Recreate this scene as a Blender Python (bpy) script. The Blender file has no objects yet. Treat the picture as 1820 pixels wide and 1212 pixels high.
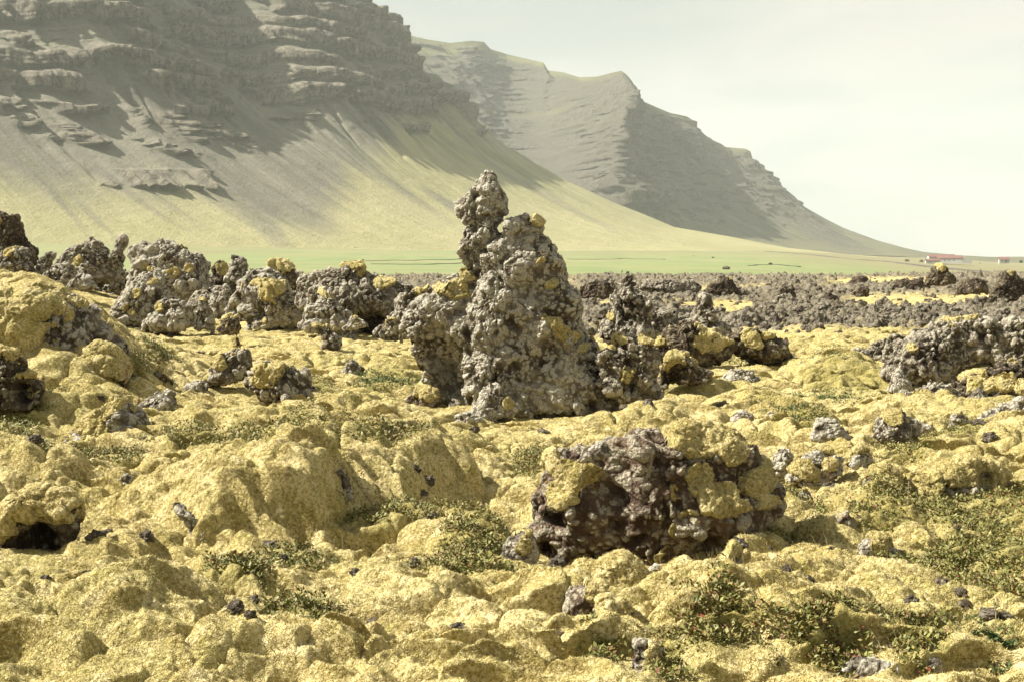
import bpy, math, random, numpy as np
from concurrent.futures import ThreadPoolExecutor
R = math.radians
random.seed(7)
rng = np.random.default_rng(7)
scene = bpy.context.scene
COL = scene.collection
POOL = ThreadPoolExecutor(4)

# ------------------------------------------------------------------ camera model (photo pixels 1820 x 1212)
F_PX, CX, CY, HOR, EYE = 2022.0, 910.0, 606.0, 470.0, 2.0
PITCH = math.atan((CY - HOR) / F_PX)
CP, SP = math.cos(PITCH), math.sin(PITCH)

def ray(x, y):
    """direction through a photo pixel, scaled so that its forward (Y) component is 1"""
    x = np.asarray(x, float); y = np.asarray(y, float)
    r = x - CX; u = CY - y
    Y = F_PX * CP + u * SP
    return r / Y, (-F_PX * SP + u * CP) / Y

def at(x, y, D):
    a, b = ray(x, y)
    return np.array([a * D, D, EYE + b * D])

def to_px(X, Y, Z):
    z = Z - EYE
    dep = Y * CP - z * SP
    up = Y * SP + z * CP
    return CX + F_PX * X / dep, CY - F_PX * up / dep

# ------------------------------------------------------------------ noise
U = np.uint32
def _mix(n):
    n ^= n >> U(15); n *= U(0x2C1B3C6D); n ^= n >> U(12); n *= U(0x297A2D39); n ^= n >> U(15)
    return n

def _hash(ix, iy, iz, s):
    n = ix.astype(np.int64).astype(U) * U(0x9E3779B1)
    n ^= iy.astype(np.int64).astype(U) * U(0x85EBCA77)
    if iz is not None:
        n ^= iz.astype(np.int64).astype(U) * U(0xC2B2AE3D)
    n += U((s * 7919 + 12345) & 0xffffffff)
    return _mix(n)

def _par(fn, arrs, nout=1):
    n = arrs[0].size
    shp = arrs[0].shape
    arrs = [np.ascontiguousarray(a, dtype=np.float32).ravel() for a in arrs]
    ch = 60000
    parts = [(i, min(i + ch, n)) for i in range(0, n, ch)]
    outs = list(POOL.map(lambda ab: fn(*[a[ab[0]:ab[1]] for a in arrs]), parts))
    if nout == 1:
        return np.concatenate(outs).reshape(shp)
    return [np.concatenate([o[k] for o in outs]).reshape(shp) for k in range(nout)]

def _perlin(p, s):
    fl = [np.floor(q) for q in p]
    fr = [q - f for q, f in zip(p, fl)]
    w = [f * f * f * (f * (f * 6 - 15) + 10) for f in fr]
    d = len(p); tot = 0
    for c in range(1 << d):
        o = [(c >> k) & 1 for k in range(d)]
        h = _hash(fl[0] + o[0], fl[1] + o[1], fl[2] + o[2] if d == 3 else None, s)
        g = 0; wt = 1
        for k in range(d):
            gk = ((h >> U(10 * k)) & U(1023)).astype(np.float32) * (2 / 1023.) - 1
            g = g + gk * (fr[k] - o[k])
            wt = wt * (w[k] if o[k] else 1 - w[k])
        tot = tot + g * wt
    return (tot * 1.25).astype(np.float32)

def per(s, *p):
    return _par(lambda *q: _perlin(q, s), p)

def fbm(s, p, oct=4, gain=.5):
    t = 0; a = 1; f = 1; n = 0
    for k in range(oct):
        t = t + a * per(s + k * 13, *[q * f for q in p]); n += a
        a *= gain; f *= 2.03
    return t / n * 1.4

def _worley(p, s):
    fl = [np.floor(q) for q in p]; d = len(p)
    f1 = np.full(p[0].shape, 9., np.float32); f2 = f1.copy(); idv = np.zeros(p[0].shape, np.float32)
    rngs = (-1, 0, 1)
    for i in rngs:
        for j in rngs:
            for k in (rngs if d == 3 else (0,)):
                c = [fl[0] + i, fl[1] + j] + ([fl[2] + k] if d == 3 else [])
                h = _hash(c[0], c[1], c[2] if d == 3 else None, s)
                ds = 0
                for m in range(d):
                    jit = ((h >> U(10 * m)) & U(1023)).astype(np.float32) / 1023.
                    e = c[m] + jit - p[m]; ds = ds + e * e
                near = ds < f1
                f2 = np.where(near, f1, np.minimum(f2, ds))
                idv = np.where(near, (h & U(255)).astype(np.float32) / 255., idv)
                f1 = np.minimum(f1, ds)
    return np.sqrt(f1), np.sqrt(f2), idv

def wor(s, *p):
    return _par(lambda *q: _worley(q, s), p, 3)

def sm(a, b, x):
    t = np.clip((x - a) / (b - a), 0, 1)
    return t * t * (3 - 2 * t)

def interp(x, pts):
    pts = sorted(pts)
    return np.interp(x, [p[0] for p in pts], [p[1] for p in pts])

# ------------------------------------------------------------------ mesh helpers
def mesh_np(name, V, Fq, smooth=True, attrs=None):
    """V (n,3); Fq (m,3) or (m,4)"""
    me = bpy.data.meshes.new(name)
    V = np.ascontiguousarray(V, np.float32); Fq = np.ascontiguousarray(Fq, np.int32)
    k = Fq.shape[1]
    me.vertices.add(len(V)); me.vertices.foreach_set('co', V.ravel())
    me.loops.add(Fq.size); me.loops.foreach_set('vertex_index', Fq.ravel())
    me.polygons.add(len(Fq))
    me.polygons.foreach_set('loop_start', np.arange(0, Fq.size, k, dtype=np.int32))
    me.polygons.foreach_set('use_smooth', np.full(len(Fq), smooth, bool))
    me.update(calc_edges=True)
    for a, v in (attrs or {}).items():
        at_ = me.attributes.new(a, 'FLOAT', 'POINT')
        at_.data.foreach_set('value', np.ascontiguousarray(v, np.float32).ravel())
    return me

def link(name, me, mat=None, parent=None, loc=None):
    o = bpy.data.objects.new(name, me); COL.objects.link(o)
    if mat is not None:
        me.materials.append(mat)
    if parent is not None:
        o.parent = parent
    if loc is not None:
        o.location = [float(v) for v in loc]
    return o

def tag(o, label=None, cat=None, group=None, kind=None):
    if label: o['label'] = label
    if cat: o['category'] = cat
    if group: o['group'] = group
    if kind: o['kind'] = kind
    return o

def empty(name, loc):
    o = bpy.data.objects.new(name, None); COL.objects.link(o)
    o.location = [float(v) for v in loc]; o.empty_display_size = .1
    return o

def grid_faces(nr, nc):
    i = np.arange(nr * nc, dtype=np.int32).reshape(nr, nc)
    return np.stack([i[:-1, :-1], i[:-1, 1:], i[1:, 1:], i[1:, :-1]], -1).reshape(-1, 4)

def normals(V, Fq):
    a = V[Fq[:, 2]] - V[Fq[:, 0]]; b = V[Fq[:, 3]] - V[Fq[:, 1]]
    fn = np.cross(a, b); n = np.zeros_like(V)
    for k in range(4):
        for c in range(3):
            n[:, c] += np.bincount(Fq[:, k], fn[:, c], len(V))
    return n / np.maximum(np.linalg.norm(n, axis=1, keepdims=True), 1e-9)

# ------------------------------------------------------------------ materials
ALB = .47          # brings the picked tones down to real-world reflectances
class NT:
    def __init__(s, name):
        s.m = bpy.data.materials.new(name); s.m.use_nodes = True
        s.t = s.m.node_tree; s.b = s.t.nodes['Principled BSDF']
        s.b.inputs['Roughness'].default_value = .95
        s.b.inputs['Specular IOR Level'].default_value = .15
    def n(s, typ, **kw):
        nd = s.t.nodes.new(typ)
        for k, v in kw.items():
            if k in nd.inputs: nd.inputs[k].default_value = v
            else: setattr(nd, k, v)
        return nd
    def l(s, a, b): s.t.links.new(a, b)
    def set(s, sock, v):
        if hasattr(v, 'is_output'): s.l(v, sock)
        else: sock.default_value = v
    def coord(s, scale=(1, 1, 1), kind='Object'):
        c = s.n('ShaderNodeTexCoord'); m = s.n('ShaderNodeMapping'); m.inputs['Scale'].default_value = scale
        s.l(c.outputs[kind], m.inputs[0]); return m.outputs[0]
    def noise(s, scale, detail=4, rough=.55, vec=None, dist=0):
        nd = s.n('ShaderNodeTexNoise'); nd.inputs['Scale'].default_value = scale
        nd.inputs['Detail'].default_value = detail; nd.inputs['Roughness'].default_value = rough
        nd.inputs['Distortion'].default_value = dist
        if vec is not None: s.l(vec, nd.inputs['Vector'])
        return nd.outputs['Fac']
    def vor(s, scale, vec=None, feature='F1', out='Distance'):
        nd = s.n('ShaderNodeTexVoronoi', feature=feature); nd.inputs['Scale'].default_value = scale
        if vec is not None: s.l(vec, nd.inputs['Vector'])
        return nd.outputs[out]
    def attr(s, name):
        nd = s.n('ShaderNodeAttribute', attribute_name=name); return nd.outputs['Fac']
    def mr(s, v, a, b, c=0., d=1., smooth=True):
        nd = s.n('ShaderNodeMapRange'); nd.interpolation_type = 'SMOOTHSTEP' if smooth else 'LINEAR'
        s.set(nd.inputs['Value'], v)
        for k, x in zip(('From Min', 'From Max', 'To Min', 'To Max'), (a, b, c, d)): nd.inputs[k].default_value = x
        return nd.outputs[0]
    def math(s, op, a, b=0.):
        nd = s.n('ShaderNodeMath', operation=op); s.set(nd.inputs[0], a); s.set(nd.inputs[1], b); return nd.outputs[0]
    def mix(s, fac, a, b, blend='MIX'):
        nd = s.n('ShaderNodeMix', data_type='RGBA', blend_type=blend)
        s.set(nd.inputs['Factor'], fac)
        for sock, v in ((nd.inputs[6], a), (nd.inputs[7], b)):
            if isinstance(v, tuple): v = (*v, 1.) if len(v) == 3 else v
            s.set(sock, v)
        return nd.outputs[2]
    def color(s, c, a=ALB): s.set(s.b.inputs['Base Color'], s.mix(1., c, (a, a, a), 'MULTIPLY'))
    def bump(s, h, dist=.01, strength=1., prev=None):
        nd = s.n('ShaderNodeBump'); nd.inputs['Distance'].default_value = dist; nd.inputs['Strength'].default_value = strength
        s.l(h, nd.inputs['Height'])
        if prev is not None: s.l(prev, nd.inputs['Normal'])
        s.l(nd.outputs[0], s.b.inputs['Normal']); return nd.outputs[0]

def moss_color(k, v):
    """fleecy grey-green to golden fringe moss"""
    n1 = k.noise(1.1, 4, .6, v); n2 = k.noise(7., 4, .65, v); n3 = k.noise(44., 3, .65, v)
    c = k.mix(k.mr(n1, .35, .66), (.350, .280, .098), (.515, .422, .205))
    c = k.mix(k.mr(k.noise(.55, 4, .6, v), .48, .64, 0, .75), c, (.275, .240, .075))
    c = k.mix(k.mr(k.noise(3.2, 5, .65, v, .6), .49, .63, 0, .8), c, (.225, .170, .052))
    c = k.mix(k.mr(n2, .50, .74), c, (.250, .222, .058))
    c = k.mix(k.mr(n2, .48, .26), c, (.590, .505, .275))
    n4 = k.noise(150., 2, .6, v)
    c = k.mix(k.mr(n3, .50, .63, 0, .78), c, (.150, .115, .030))
    c = k.mix(k.mr(n3, .46, .34, 0, .6), c, (.66, .57, .30))
    c = k.mix(k.mr(n4, .52, .72, 0, .7), c, (.150, .105, .032))
    c = k.mix(k.mr(n4, .46, .30, 0, .5), c, (.66, .56, .30))
    return c

def mat_moss():
    k = NT('fringe_moss'); v = k.coord()
    k.color(moss_color(k, v), 1.1)
    h = k.math('ADD', k.noise(34, 3, .7, v), k.math('MULTIPLY', k.noise(130, 2, .6, v), .6))
    h = k.math('ADD', h, k.math('MULTIPLY', k.vor(30, v), -.55))
    k.bump(h, .028, .9)
    k.b.inputs['Sheen Weight'].default_value = .12
    k.b.inputs['Sheen Roughness'].default_value = .5
    k.b.inputs['Sheen Tint'].default_value = (1, .9, .55, 1)
    return k.m

def rock_color(k, v, dark, mid, lichen, amount, knob):
    n1 = k.noise(2.2, 5, .6, v); n2 = k.noise(16, 4, .65, v); n3 = k.noise(70, 3, .7, v)
    c = k.mix(k.mr(n1, .35, .65), dark, mid)
    c = k.mix(k.mr(n3, .45, .75, 0, .6), c, tuple(x * .45 for x in dark))
    kb = k.attr('knob') if knob else .5
    f = k.math('ADD', k.math('MULTIPLY', n2, .55), k.math('ADD', k.math('MULTIPLY', n1, .30), k.math('MULTIPLY', kb, .85)))
    n4 = k.noise(120, 2, .6, v)
    lc = k.mix(k.mr(n3, .38, .62), lichen, tuple(x * .5 for x in lichen))
    lc = k.mix(k.mr(n4, .54, .68, 0, .8), lc, mid)
    th = 1.06 - amount * .3
    c = k.mix(k.mr(f, th - .10, th + .10), c, lc)
    vs_ = k.vor(13, k.mix(.12, v, k.n('ShaderNodeTexNoise', Scale=9.).outputs['Color']))
    c = k.mix(k.mr(k.math('ADD', vs_, k.math('MULTIPLY', n2, -.45)), .06, .20, .30, 0), c, lc)
    sp = k.noise(9, 3, .6, k.coord((1, 1.2, .9)))
    c = k.mix(k.mr(sp, .66, .72, 0, .75), c, (.30, .17, .035))
    return c

def mat_rock(name, dark, mid, lichen, amount, knob=True):
    k = NT(name); v = k.coord()
    k.color(rock_color(k, v, dark, mid, lichen, amount, knob), .62)
    h = k.math('ADD', k.noise(22, 5, .7, v), k.math('MULTIPLY', k.vor(45, v), -.5))
    k.bump(h, .035, 1.)
    return k.m

M = {}
M['moss'] = mat_moss()
M['grey'] = mat_rock('lichened_lava', (.082, .060, .041), (.31, .262, .190), (.76, .69, .53), .74)
M['pale'] = mat_rock('pale_lichened_lava', (.105, .080, .055), (.43, .372, .275), (.82, .76, .60), .92)
M['red'] = mat_rock('rusty_lava', (.085, .053, .035), (.25, .172, .115), (.62, .55, .40), .66)
M['dark'] = mat_rock('dark_lava', (.058, .040, .026), (.150, .112, .072), (.46, .40, .27), .48)
M['rubble'] = mat_rock('lava_rubble', (.085, .064, .044), (.24, .200, .145), (.58, .52, .385), .60)
M['cinder'] = mat_rock('red_cinder', (.040, .016, .012), (.080, .034, .026), (.14, .08, .06), -.4)

def mat_ground():
    k = NT('moss_and_lava_ground'); v = k.coord()
    mc = moss_color(k, v)
    hv = k.noise(26, 4, .7, v)
    heath = k.mix(k.mr(hv, .40, .62), (.13, .125, .032), (.29, .245, .07))
    heath = k.mix(k.mr(k.noise(48, 3, .6, v), .60, .72), heath, (.20, .065, .025))
    c = k.mix(k.math('MULTIPLY', k.attr('heath'), .65), mc, heath)
    rk = rock_color(k, v, (.092, .070, .046), (.205, .168, .115), (.46, .41, .29), .62, False)
    c = k.mix(k.attr('bare'), c, k.mix(1., rk, (.60, .60, .60), 'MULTIPLY'))
    k.color(c, 1.1)
    h = k.math('ADD', k.noise(34, 3, .7, v), k.math('MULTIPLY', k.noise(130, 2, .6, v), .6))
    h = k.math('ADD', h, k.math('MULTIPLY', k.vor(30, v), -.55))
    k.bump(h, .028, .9)
    k.b.inputs['Sheen Weight'].default_value = .08
    k.b.inputs['Sheen Tint'].default_value = (1, .9, .55, 1)
    return k.m
M['ground'] = mat_ground()

def mat_field():
    k = NT('meadow_grass'); v = k.coord()
    n1 = k.noise(.012, 5, .6, v); n2 = k.noise(.05, 5, .65, k.coord((1, .35, 1))); n3 = k.noise(.6, 4, .7, v)
    c = k.mix(k.mr(n2, .38, .64), (.30, .37, .150), (.38, .42, .18))
    c = k.mix(k.mr(n1, .47, .62, 0, .8), c, (.44, .41, .20))
    c = k.mix(k.mr(n3, .5, .85, 0, .45), c, (.16, .16, .07))
    dry = k.attr('dry')
    dc = k.mix(k.mr(n3, .35, .65), (.42, .37, .19), (.31, .275, .145))
    k.color(k.mix(dry, c, dc)); k.bump(n3, .2, .6)
    return k.m
M['field'] = mat_field()

def mat_mountain(name, screeA, screeB, rockA, rockB, grassA, grassB):
    k = NT(name); v = k.coord()
    big = k.noise(.006, 5, .6, v); n = k.noise(.05, 6, .65, v); f = k.noise(.3, 5, .75, v); ff = k.noise(1.1, 3, .7, v)
    sc = k.mix(k.mr(k.math('ADD', k.math('MULTIPLY', k.attr('streak'), .6), k.math('MULTIPLY', n, .5)), .3, .75), screeA, screeB)
    sc = k.mix(k.mr(f, .52, .70, 0, .6), sc, tuple(x * .5 for x in screeA))
    sc = k.mix(k.mr(ff, .62, .76, 0, .6), sc, tuple(min(1, x * 1.5) for x in screeB))
    fv = k.noise(.16, 5, .65, k.coord((1, 1, .35)))
    rk = k.mix(k.mr(k.math('ADD', k.math('MULTIPLY', f, .35), k.math('MULTIPLY', fv, .65)), .40, .58), rockA, rockB)
    rk = k.mix(k.mr(n, .55, .75, 0, .5), rk, tuple(x * .6 for x in rockA))
    gr = k.mix(k.mr(k.math('ADD', k.math('MULTIPLY', big, .6), k.math('MULTIPLY', n, .4)), .38, .62), grassA, grassB)
    gr = k.mix(k.mr(f, .50, .8, 0, .45), gr, tuple(x * .55 for x in grassA))
    c = k.mix(k.attr('grass'), sc, gr)
    c = k.mix(k.attr('green'), c, (.185, .225, .075))
    c = k.mix(k.attr('rock'), c, rk)
    k.color(c)
    k.bump(k.math('ADD', f, k.math('MULTIPLY', n, 2.)), 2.2, .8)
    return k.m
M['mount_near'] = mat_mountain('near_mountain', (.215, .200, .145), (.345, .318, .235), (.10, .083, .058), (.370, .325, .240),
                               (.50, .465, .220), (.60, .545, .285))
M['mount_far'] = mat_mountain('far_mountain', (.100, .091, .067), (.155, .139, .104), (.060, .054, .040), (.195, .176, .133),
                              (.190, .188, .095), (.245, .230, .125))

def mat_plain(name, c, rough=.8, var=.15, scale=2.):
    k = NT(name); n = k.noise(scale, 4, .6, k.coord())
    k.color(k.mix(k.mr(n, .3, .7), tuple(x * (1 - var) for x in c), tuple(min(1, x * (1 + var)) for x in c)))
    k.b.inputs['Roughness'].default_value = rough
    return k.m
# ------------------------------------------------------------------ lava-field ground
GP = [(0,1212,5.0),(450,1212,5.2),(900,1212,5.2),(1400,1212,5.2),(1820,1212,5.2),(-350,1150,5.5),(2150,1150,5.5),
 (100,1060,6.6),(500,1080,6.5),(900,1050,6.7),(1350,1060,6.6),(1480,1010,7.3),(1240,1130,5.9),(1640,1075,6.6),(1700,1120,6.2),(1800,1110,6.35),(1750,1000,7.6),(1600,920,9.0),
 (950,1030,7.2),(1370,930,9),(800,980,7.9),(700,960,8.25),(340,1015,7.4),(100,1005,7.5),(620,962,8.2),(520,985,7.8),(760,925,8.9),(860,905,9.3),
 (450,860,8.8),(250,880,8.6),(60,850,9.0),(450,780,11),(600,852,8.8),(700,830,9.7),(780,830,10.0),(840,852,9.75),(900,890,9.6),(900,830,11.3),(760,760,12.4),(600,730,12.8),(420,740,12.2),
 (0,800,10),(120,765,10.9),(40,748,11.2),(80,520,14.5),(-20,510,14.5),(180,565,14.2),(60,600,12.8),(150,690,11.8),(230,742,11.5),(215,630,13.0),(-200,560,13),(-350,700,10),(-350,540,16),
 (310,700,13.8),(330,645,18.5),(300,590,24),(420,610,22),(560,620,20),(650,640,19),(480,560,29),(650,580,26),(300,545,30),(100,500,32),(0,490,33),(-250,480,34),(700,600,24),
 (700,720,15),(900,745,14.3),(1180,730,14.8),(650,690,16),(760,690,16.8),
 (1250,720,15.5),(1300,690,17.5),(1450,640,21.0),(1480,607,24),(1400,660,19.5),(1550,645,21),(1575,690,18),(1350,760,13.4),(1600,740,14.5),(1780,720,15.5),(1500,830,11),(1800,820,11),(1100,790,12.3),(1250,770,13),(2100,800,11.5),
 (1300,620,27),(1250,570,38),(1500,570,38),(1800,570,36),(2200,560,38),(1400,530,65),(1700,520,75),(1200,505,110),(1500,500,125),(1100,500,115),(1800,500,100),(2300,500,110)]
GP_W = [(-22,44,.6),(-10,46,.4),(0,40,.2),(-40,70,.2),(-15,75,.0),(5,70,.0),(-40,130,.2),(0,130,.1),(-12,36,1.3),(-22,37,1.9),(0,4.0,.05),(-2,3,.05),(2,3,.05),(-2.4,3.6,.05),(2.4,3.6,.05)]
_g = [at(*p) for p in GP] + [np.array(p, float) for p in GP_W]
_g = np.array(_g)
def _tc(X, Y): return X / Y * 5.0, np.log(Y) * 3.0
def _phi(r2): return .5 * r2 * np.log(r2 + 1e-9)
_a, _b = _tc(_g[:, 0], _g[:, 1])
_K = _phi((_a[:, None] - _a) ** 2 + (_b[:, None] - _b) ** 2) + np.eye(len(_a)) * .03
_P = np.stack([np.ones_like(_a), _a, _b], 1)
_S = np.linalg.solve(np.block([[_K, _P], [_P.T, np.zeros((3, 3))]]), np.concatenate([_g[:, 2], np.zeros(3)]))
def base_z(X, Y):
    X = np.asarray(X, float); Y = np.maximum(np.asarray(Y, float), 1.5)
    def f(a, b):
        z = _S[-3] + _S[-2] * a + _S[-1] * b
        for i in range(len(_a)):
            z = z + _S[i] * _phi((a - _a[i]) ** 2 + (b - _b[i]) ** 2)
        return z
    a, b = _tc(X, Y)
    if a.size < 100: return f(a, b)
    return _par(f, [a, b])

def ground_D(x, y, d0=3.5, d1=135.):
    """forward distance at which the ray of a photo pixel first meets the smooth ground"""
    ds = np.exp(np.linspace(math.log(d0), math.log(d1), 700))
    a, b = ray(x, y)
    g = base_z(a * ds, ds) - (EYE + b * ds)
    k = np.argmax(g > 0)
    return float(ds[k]) if g[k] > 0 else d1

# ------------------------------------------------------------------ rocks
def loft(poly, s, xc, yb, ddepth, kd, seed, nslice=26, nseg=20, tilt=0.):
    """a solid whose outline is the traced polygon; every height gets an oval section of real depth"""
    P = np.array(poly, float)
    y0, y1 = P[:, 1].min(), P[:, 1].max()
    ys = y0 + (y1 - y0) * (.5 - .5 * np.cos(np.linspace(.02, 1, nslice) * np.pi * .86)) / (.5 - .5 * math.cos(np.pi * .86))
    ys[-1] = y1 - .002 * (y1 - y0)
    wmax = (P[:, 0].max() - P[:, 0].min())
    rs = random.Random(seed)
    ph = [rs.uniform(0, 6.28) for _ in range(6)]
    rings = []
    n = len(P)
    spans = []
    for y in ys:
        xsn = []
        for i in range(n):
            a, b = P[i], P[(i + 1) % n]
            if (a[1] - y) * (b[1] - y) <= 0 and a[1] != b[1]:
                xsn.append(a[0] + (y - a[1]) / (b[1] - a[1]) * (b[0] - a[0]))
        if not xsn: continue
        spans.append((y, min(xsn), max(xsn)))
    V = []
    for (y, l, r) in spans:
        hw = max((r - l) / 2, 1.2); c = (l + r) / 2
        hw *= 1 + .10 * max(0, (y - y0) / (y1 - y0) - .45)
        dep = min(hw * kd, wmax * .5 * kd) * .8 + .2 * wmax * .35 * kd * min(1, hw / (wmax * .25))
        t = (y - y0) / (y1 - y0)
        for q in range(nseg):
            a = 6.28318 * q / nseg
            rr = 1 + .07 * math.sin(2 * a + ph[0] + t * 3) + .06 * math.sin(3 * a + ph[1] - t * 4) + .04 * math.sin(5 * a + ph[2] + 6 * t)
            ca, sa = math.cos(a), math.sin(a)
            V.append(((c - xc) * s + ca * hw * s, ddepth + tilt * (1 - t) + sa * dep * s * rr, (yb - y) * s))
    # sunk base
    y, l, r = spans[-1]
    lastring = V[-nseg:]
    sink = max(.22, .34 * wmax * s)
    V += [(v[0] * 1.06, v[1] * 1.06 - ddepth * .06, v[2] - sink) for v in lastring]
    m = len(spans) + 1
    Fc = []
    for i in range(m - 1):
        for q in range(nseg):
            a = i * nseg + q; b = i * nseg + (q + 1) % nseg
            Fc.append((a, a + nseg, b + nseg, b))
    top = len(V); V.append(tuple(np.mean(V[:nseg], 0) + np.array([0, 0, .004])))
    bot = len(V); V.append(tuple(np.mean(V[(m - 1) * nseg:m * nseg], 0)))
    for q in range(nseg):
        Fc.append((top, q, (q + 1) % nseg)); Fc.append((bot, (m - 1) * nseg + (q + 1) % nseg, (m - 1) * nseg + q))
    return V, Fc

def voxelise(V, Fc, vox, smooth_it):
    me = bpy.data.meshes.new('tmp'); me.from_pydata(V, [], Fc); me.update()
    o = bpy.data.objects.new('tmp', me); COL.objects.link(o)
    md = o.modifiers.new('r', 'REMESH'); md.mode = 'VOXEL'; md.voxel_size = vox
    m2 = o.modifiers.new('s', 'SMOOTH'); m2.factor = .5; m2.iterations = smooth_it
    dg = bpy.context.evaluated_depsgraph_get(); e = o.evaluated_get(dg); m = e.to_mesh()
    v = np.empty(len(m.vertices) * 3, np.float32); m.vertices.foreach_get('co', v)
    f = np.empty(len(m.polygons) * 4, np.int32)
    if len(m.loops) == len(m.polygons) * 4:
        m.loops.foreach_get('vertex_index', f)
    else:
        raise RuntimeError('not quads')
    e.to_mesh_clear(); bpy.data.objects.remove(o); bpy.data.meshes.remove(me)
    return v.reshape(-1, 3), f.reshape(-1, 4)

def components(nv, Fq):
    lab = np.arange(nv)
    E = np.concatenate([Fq[:, [0, 1]], Fq[:, [1, 2]], Fq[:, [2, 3]]])
    for _ in range(200):
        m = np.minimum(lab[E[:, 0]], lab[E[:, 1]])
        new = lab.copy()
        np.minimum.at(new, E[:, 0], m); np.minimum.at(new, E[:, 1], m)
        new = new[new]
        if (new == lab).all(): break
        lab = new
    return lab

def sub_mesh(name, V, Fq, attrs=None):
    u, inv = np.unique(Fq.ravel(), return_inverse=True)
    return mesh_np(name, V[u], inv.reshape(Fq.shape), True, {k: a[u] for k, a in (attrs or {}).items()})

ROCKS = {}
FEET = []
SHOOTS = []
def rock(label, polys, D=None, style='grey', moss=-.2, patches=(), rough=1., kd=.8, group=None, yb=None, vox=None,
         name='lava_rock', thick=.03, cav=(), knobs=1., tilt=0., lump=1., dd=0., lumpf=1.3, facets=12):
    """polys: list of outlines, each [(x,y)...] or ([(x,y)...], depth offset, depth ratio)"""
    seed = len(ROCKS) * 17 + 5
    pl = [p if isinstance(p, tuple) else (p, 0., kd) for p in polys]
    allp = np.array([q for p in pl for q in p[0]], float)
    yb_ = yb or allp[:, 1].max(); xc = (allp[:, 0].min() + allp[:, 0].max()) / 2
    if D is None: D = ground_D(xc, yb_)
    D += dd
    o3 = at(xc, yb_, D)
    s = D / F_PX
    size = max(np.ptp(allp[:, 0]), np.ptp(allp[:, 1])) * s
    vox = vox or max(.0062, 1.35 * s)
    V, Fc = [], []
    for i, (p, off, k) in enumerate(pl):
        v, f = loft(p, s, xc, yb_, off, k, seed + i, tilt=tilt)
        b = len(V); V += v; Fc += [tuple(b + q for q in t) for t in f]
    V, Fq = voxelise(V, Fc, vox, 10)
    V = V * np.array([1.03, 1., 1.015])
    n0 = normals(V, Fq)
    so = seed * 3.7
    q = [V[:, k] + so * (1 + k) for k in range(3)]
    L = 2.2 / size
    amp = .075 * size * lump
    P = V + n0 * (per(seed, *[a * L * lumpf for a in q])[:, None] * amp)
    P = P + np.stack([per(seed + 1 + k, *[a * L * 2 * lumpf for a in q]) for k in range(3)], 1) * amp * .38
    bs = min(.30 * size, .45)
    b1, b2, _ = wor(seed + 5, *[a / bs + .25 * per(seed + 6 + k, *[b / bs * 1.5 for b in q]) for k, a in enumerate(q)])
    P = P + n0 * ((np.clip(b2 - b1, 0, .55) - .25) * .10 * min(size, 1.2) * min(lump + .3, 1.))[:, None]
    # broken faces: planes shave the solid so that it has facets and sharp arrises
    rs = np.random.default_rng(seed)
    hs = V.mean(0); ext = np.ptp(V, axis=0) / 2
    for _ in range(facets):
        nd = rs.normal(0, 1, 3); nd[2] = abs(nd[2]) * .8 - .15; nd /= np.linalg.norm(nd)
        cen = hs + rs.uniform(-.55, .55, 3) * ext
        loc = np.exp(-(((P - cen) / (ext.max() * .55 + .05)) ** 2).sum(1))
        d = (P - cen) @ nd
        lim = np.quantile(d[loc > .3], .86) if (loc > .3).sum() > 50 else 9.
        over = np.maximum(d - lim, 0) * np.minimum(1, loc * 2.2)
        P = P - nd[None] * np.minimum(over * .8, .085 * min(size, 1.3))[:, None]
    n1 = normals(P, Fq)
    # cavities
    xp = V[:, 0] / s + xc; yp = yb_ - V[:, 2] / s
    for (cx, cy, r, dep) in cav:
        m = np.exp(-(((xp - cx) ** 2 + (yp - cy) ** 2) / r ** 2) ** 1.5) * (V[:, 1] < np.median(V[:, 1]) + .1)
        P[:, 1] += m * dep
    # moss mask
    nlow = n1[:, 2] * .75 + n0[:, 2] * .25
    nz = fbm(seed + 9, [a * 2.3 / max(.5, min(1., size)) for a in q], 3)
    pm = np.zeros(len(V), np.float32)
    for (cx, cy, r) in patches:
        pm = np.maximum(pm, sm(1.3, .6, np.sqrt((xp - cx) ** 2 + ((yp - cy) * 1.15) ** 2) / r + nz * .7) * (nlow > -.45))
    nf = fbm(seed + 61, [a / .10 for a in q], 3)
    m = moss + .95 * (nlow - .5) + .5 * nz + pm * 1.35 + .32 * nf
    mask = sm(0, .34, m)
    # knobbly clinker surface
    disp = np.zeros(len(V), np.float32); knob = np.zeros(len(V), np.float32)
    kk = [(.45, .085), (.20, .050), (.095, .040), (.048, .028)]
    rmod = .4 + .85 * sm(-.35, .4, fbm(seed + 60, [a / .55 for a in q], 3))
    wq = [a + per(seed + 20 + k, *[b * 3 for b in q]) * .06 for k, a in enumerate(q)]
    for i, (sc, am) in enumerate(kk):
        if sc < vox * 2.1 or sc > size * .9: continue
        a1, a2, _ = wor(seed + 30 + i, *[a / sc for a in wq])
        h = np.sqrt(np.clip(1 - 1.25 * a1 * a1, 0, 1)) * (.62 if i > 1 else .22) + np.clip(a2 - a1, 0, .5) * (.8 if i > 1 else 1.5)
        disp += (h - .6) * am * (rmod if i else 1); knob += (h - .62) * (.35 if i < 2 else 1.)
    pit = np.maximum(per(seed + 40, *[a / .13 for a in q]) - .16, 0)
    disp -= pit * .11 * min(1, size)
    rg = 0; am = 1.; fr = 1 / .55
    for i in range(4):
        rg = rg + am * (.32 - np.abs(per(seed + 70 + i, *[a * fr for a in wq]))); am *= .55; fr *= 2.1
    disp += (rg - .2) * .085
    disp += fbm(seed + 41, [a / .25 for a in q], 4) * .03
    disp -= disp.mean() - .012
    disp *= rough * min(1., .35 + size * .65)
    disp += (rng.random(len(V)) - .5) * .25 * min(vox, .012)
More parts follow.
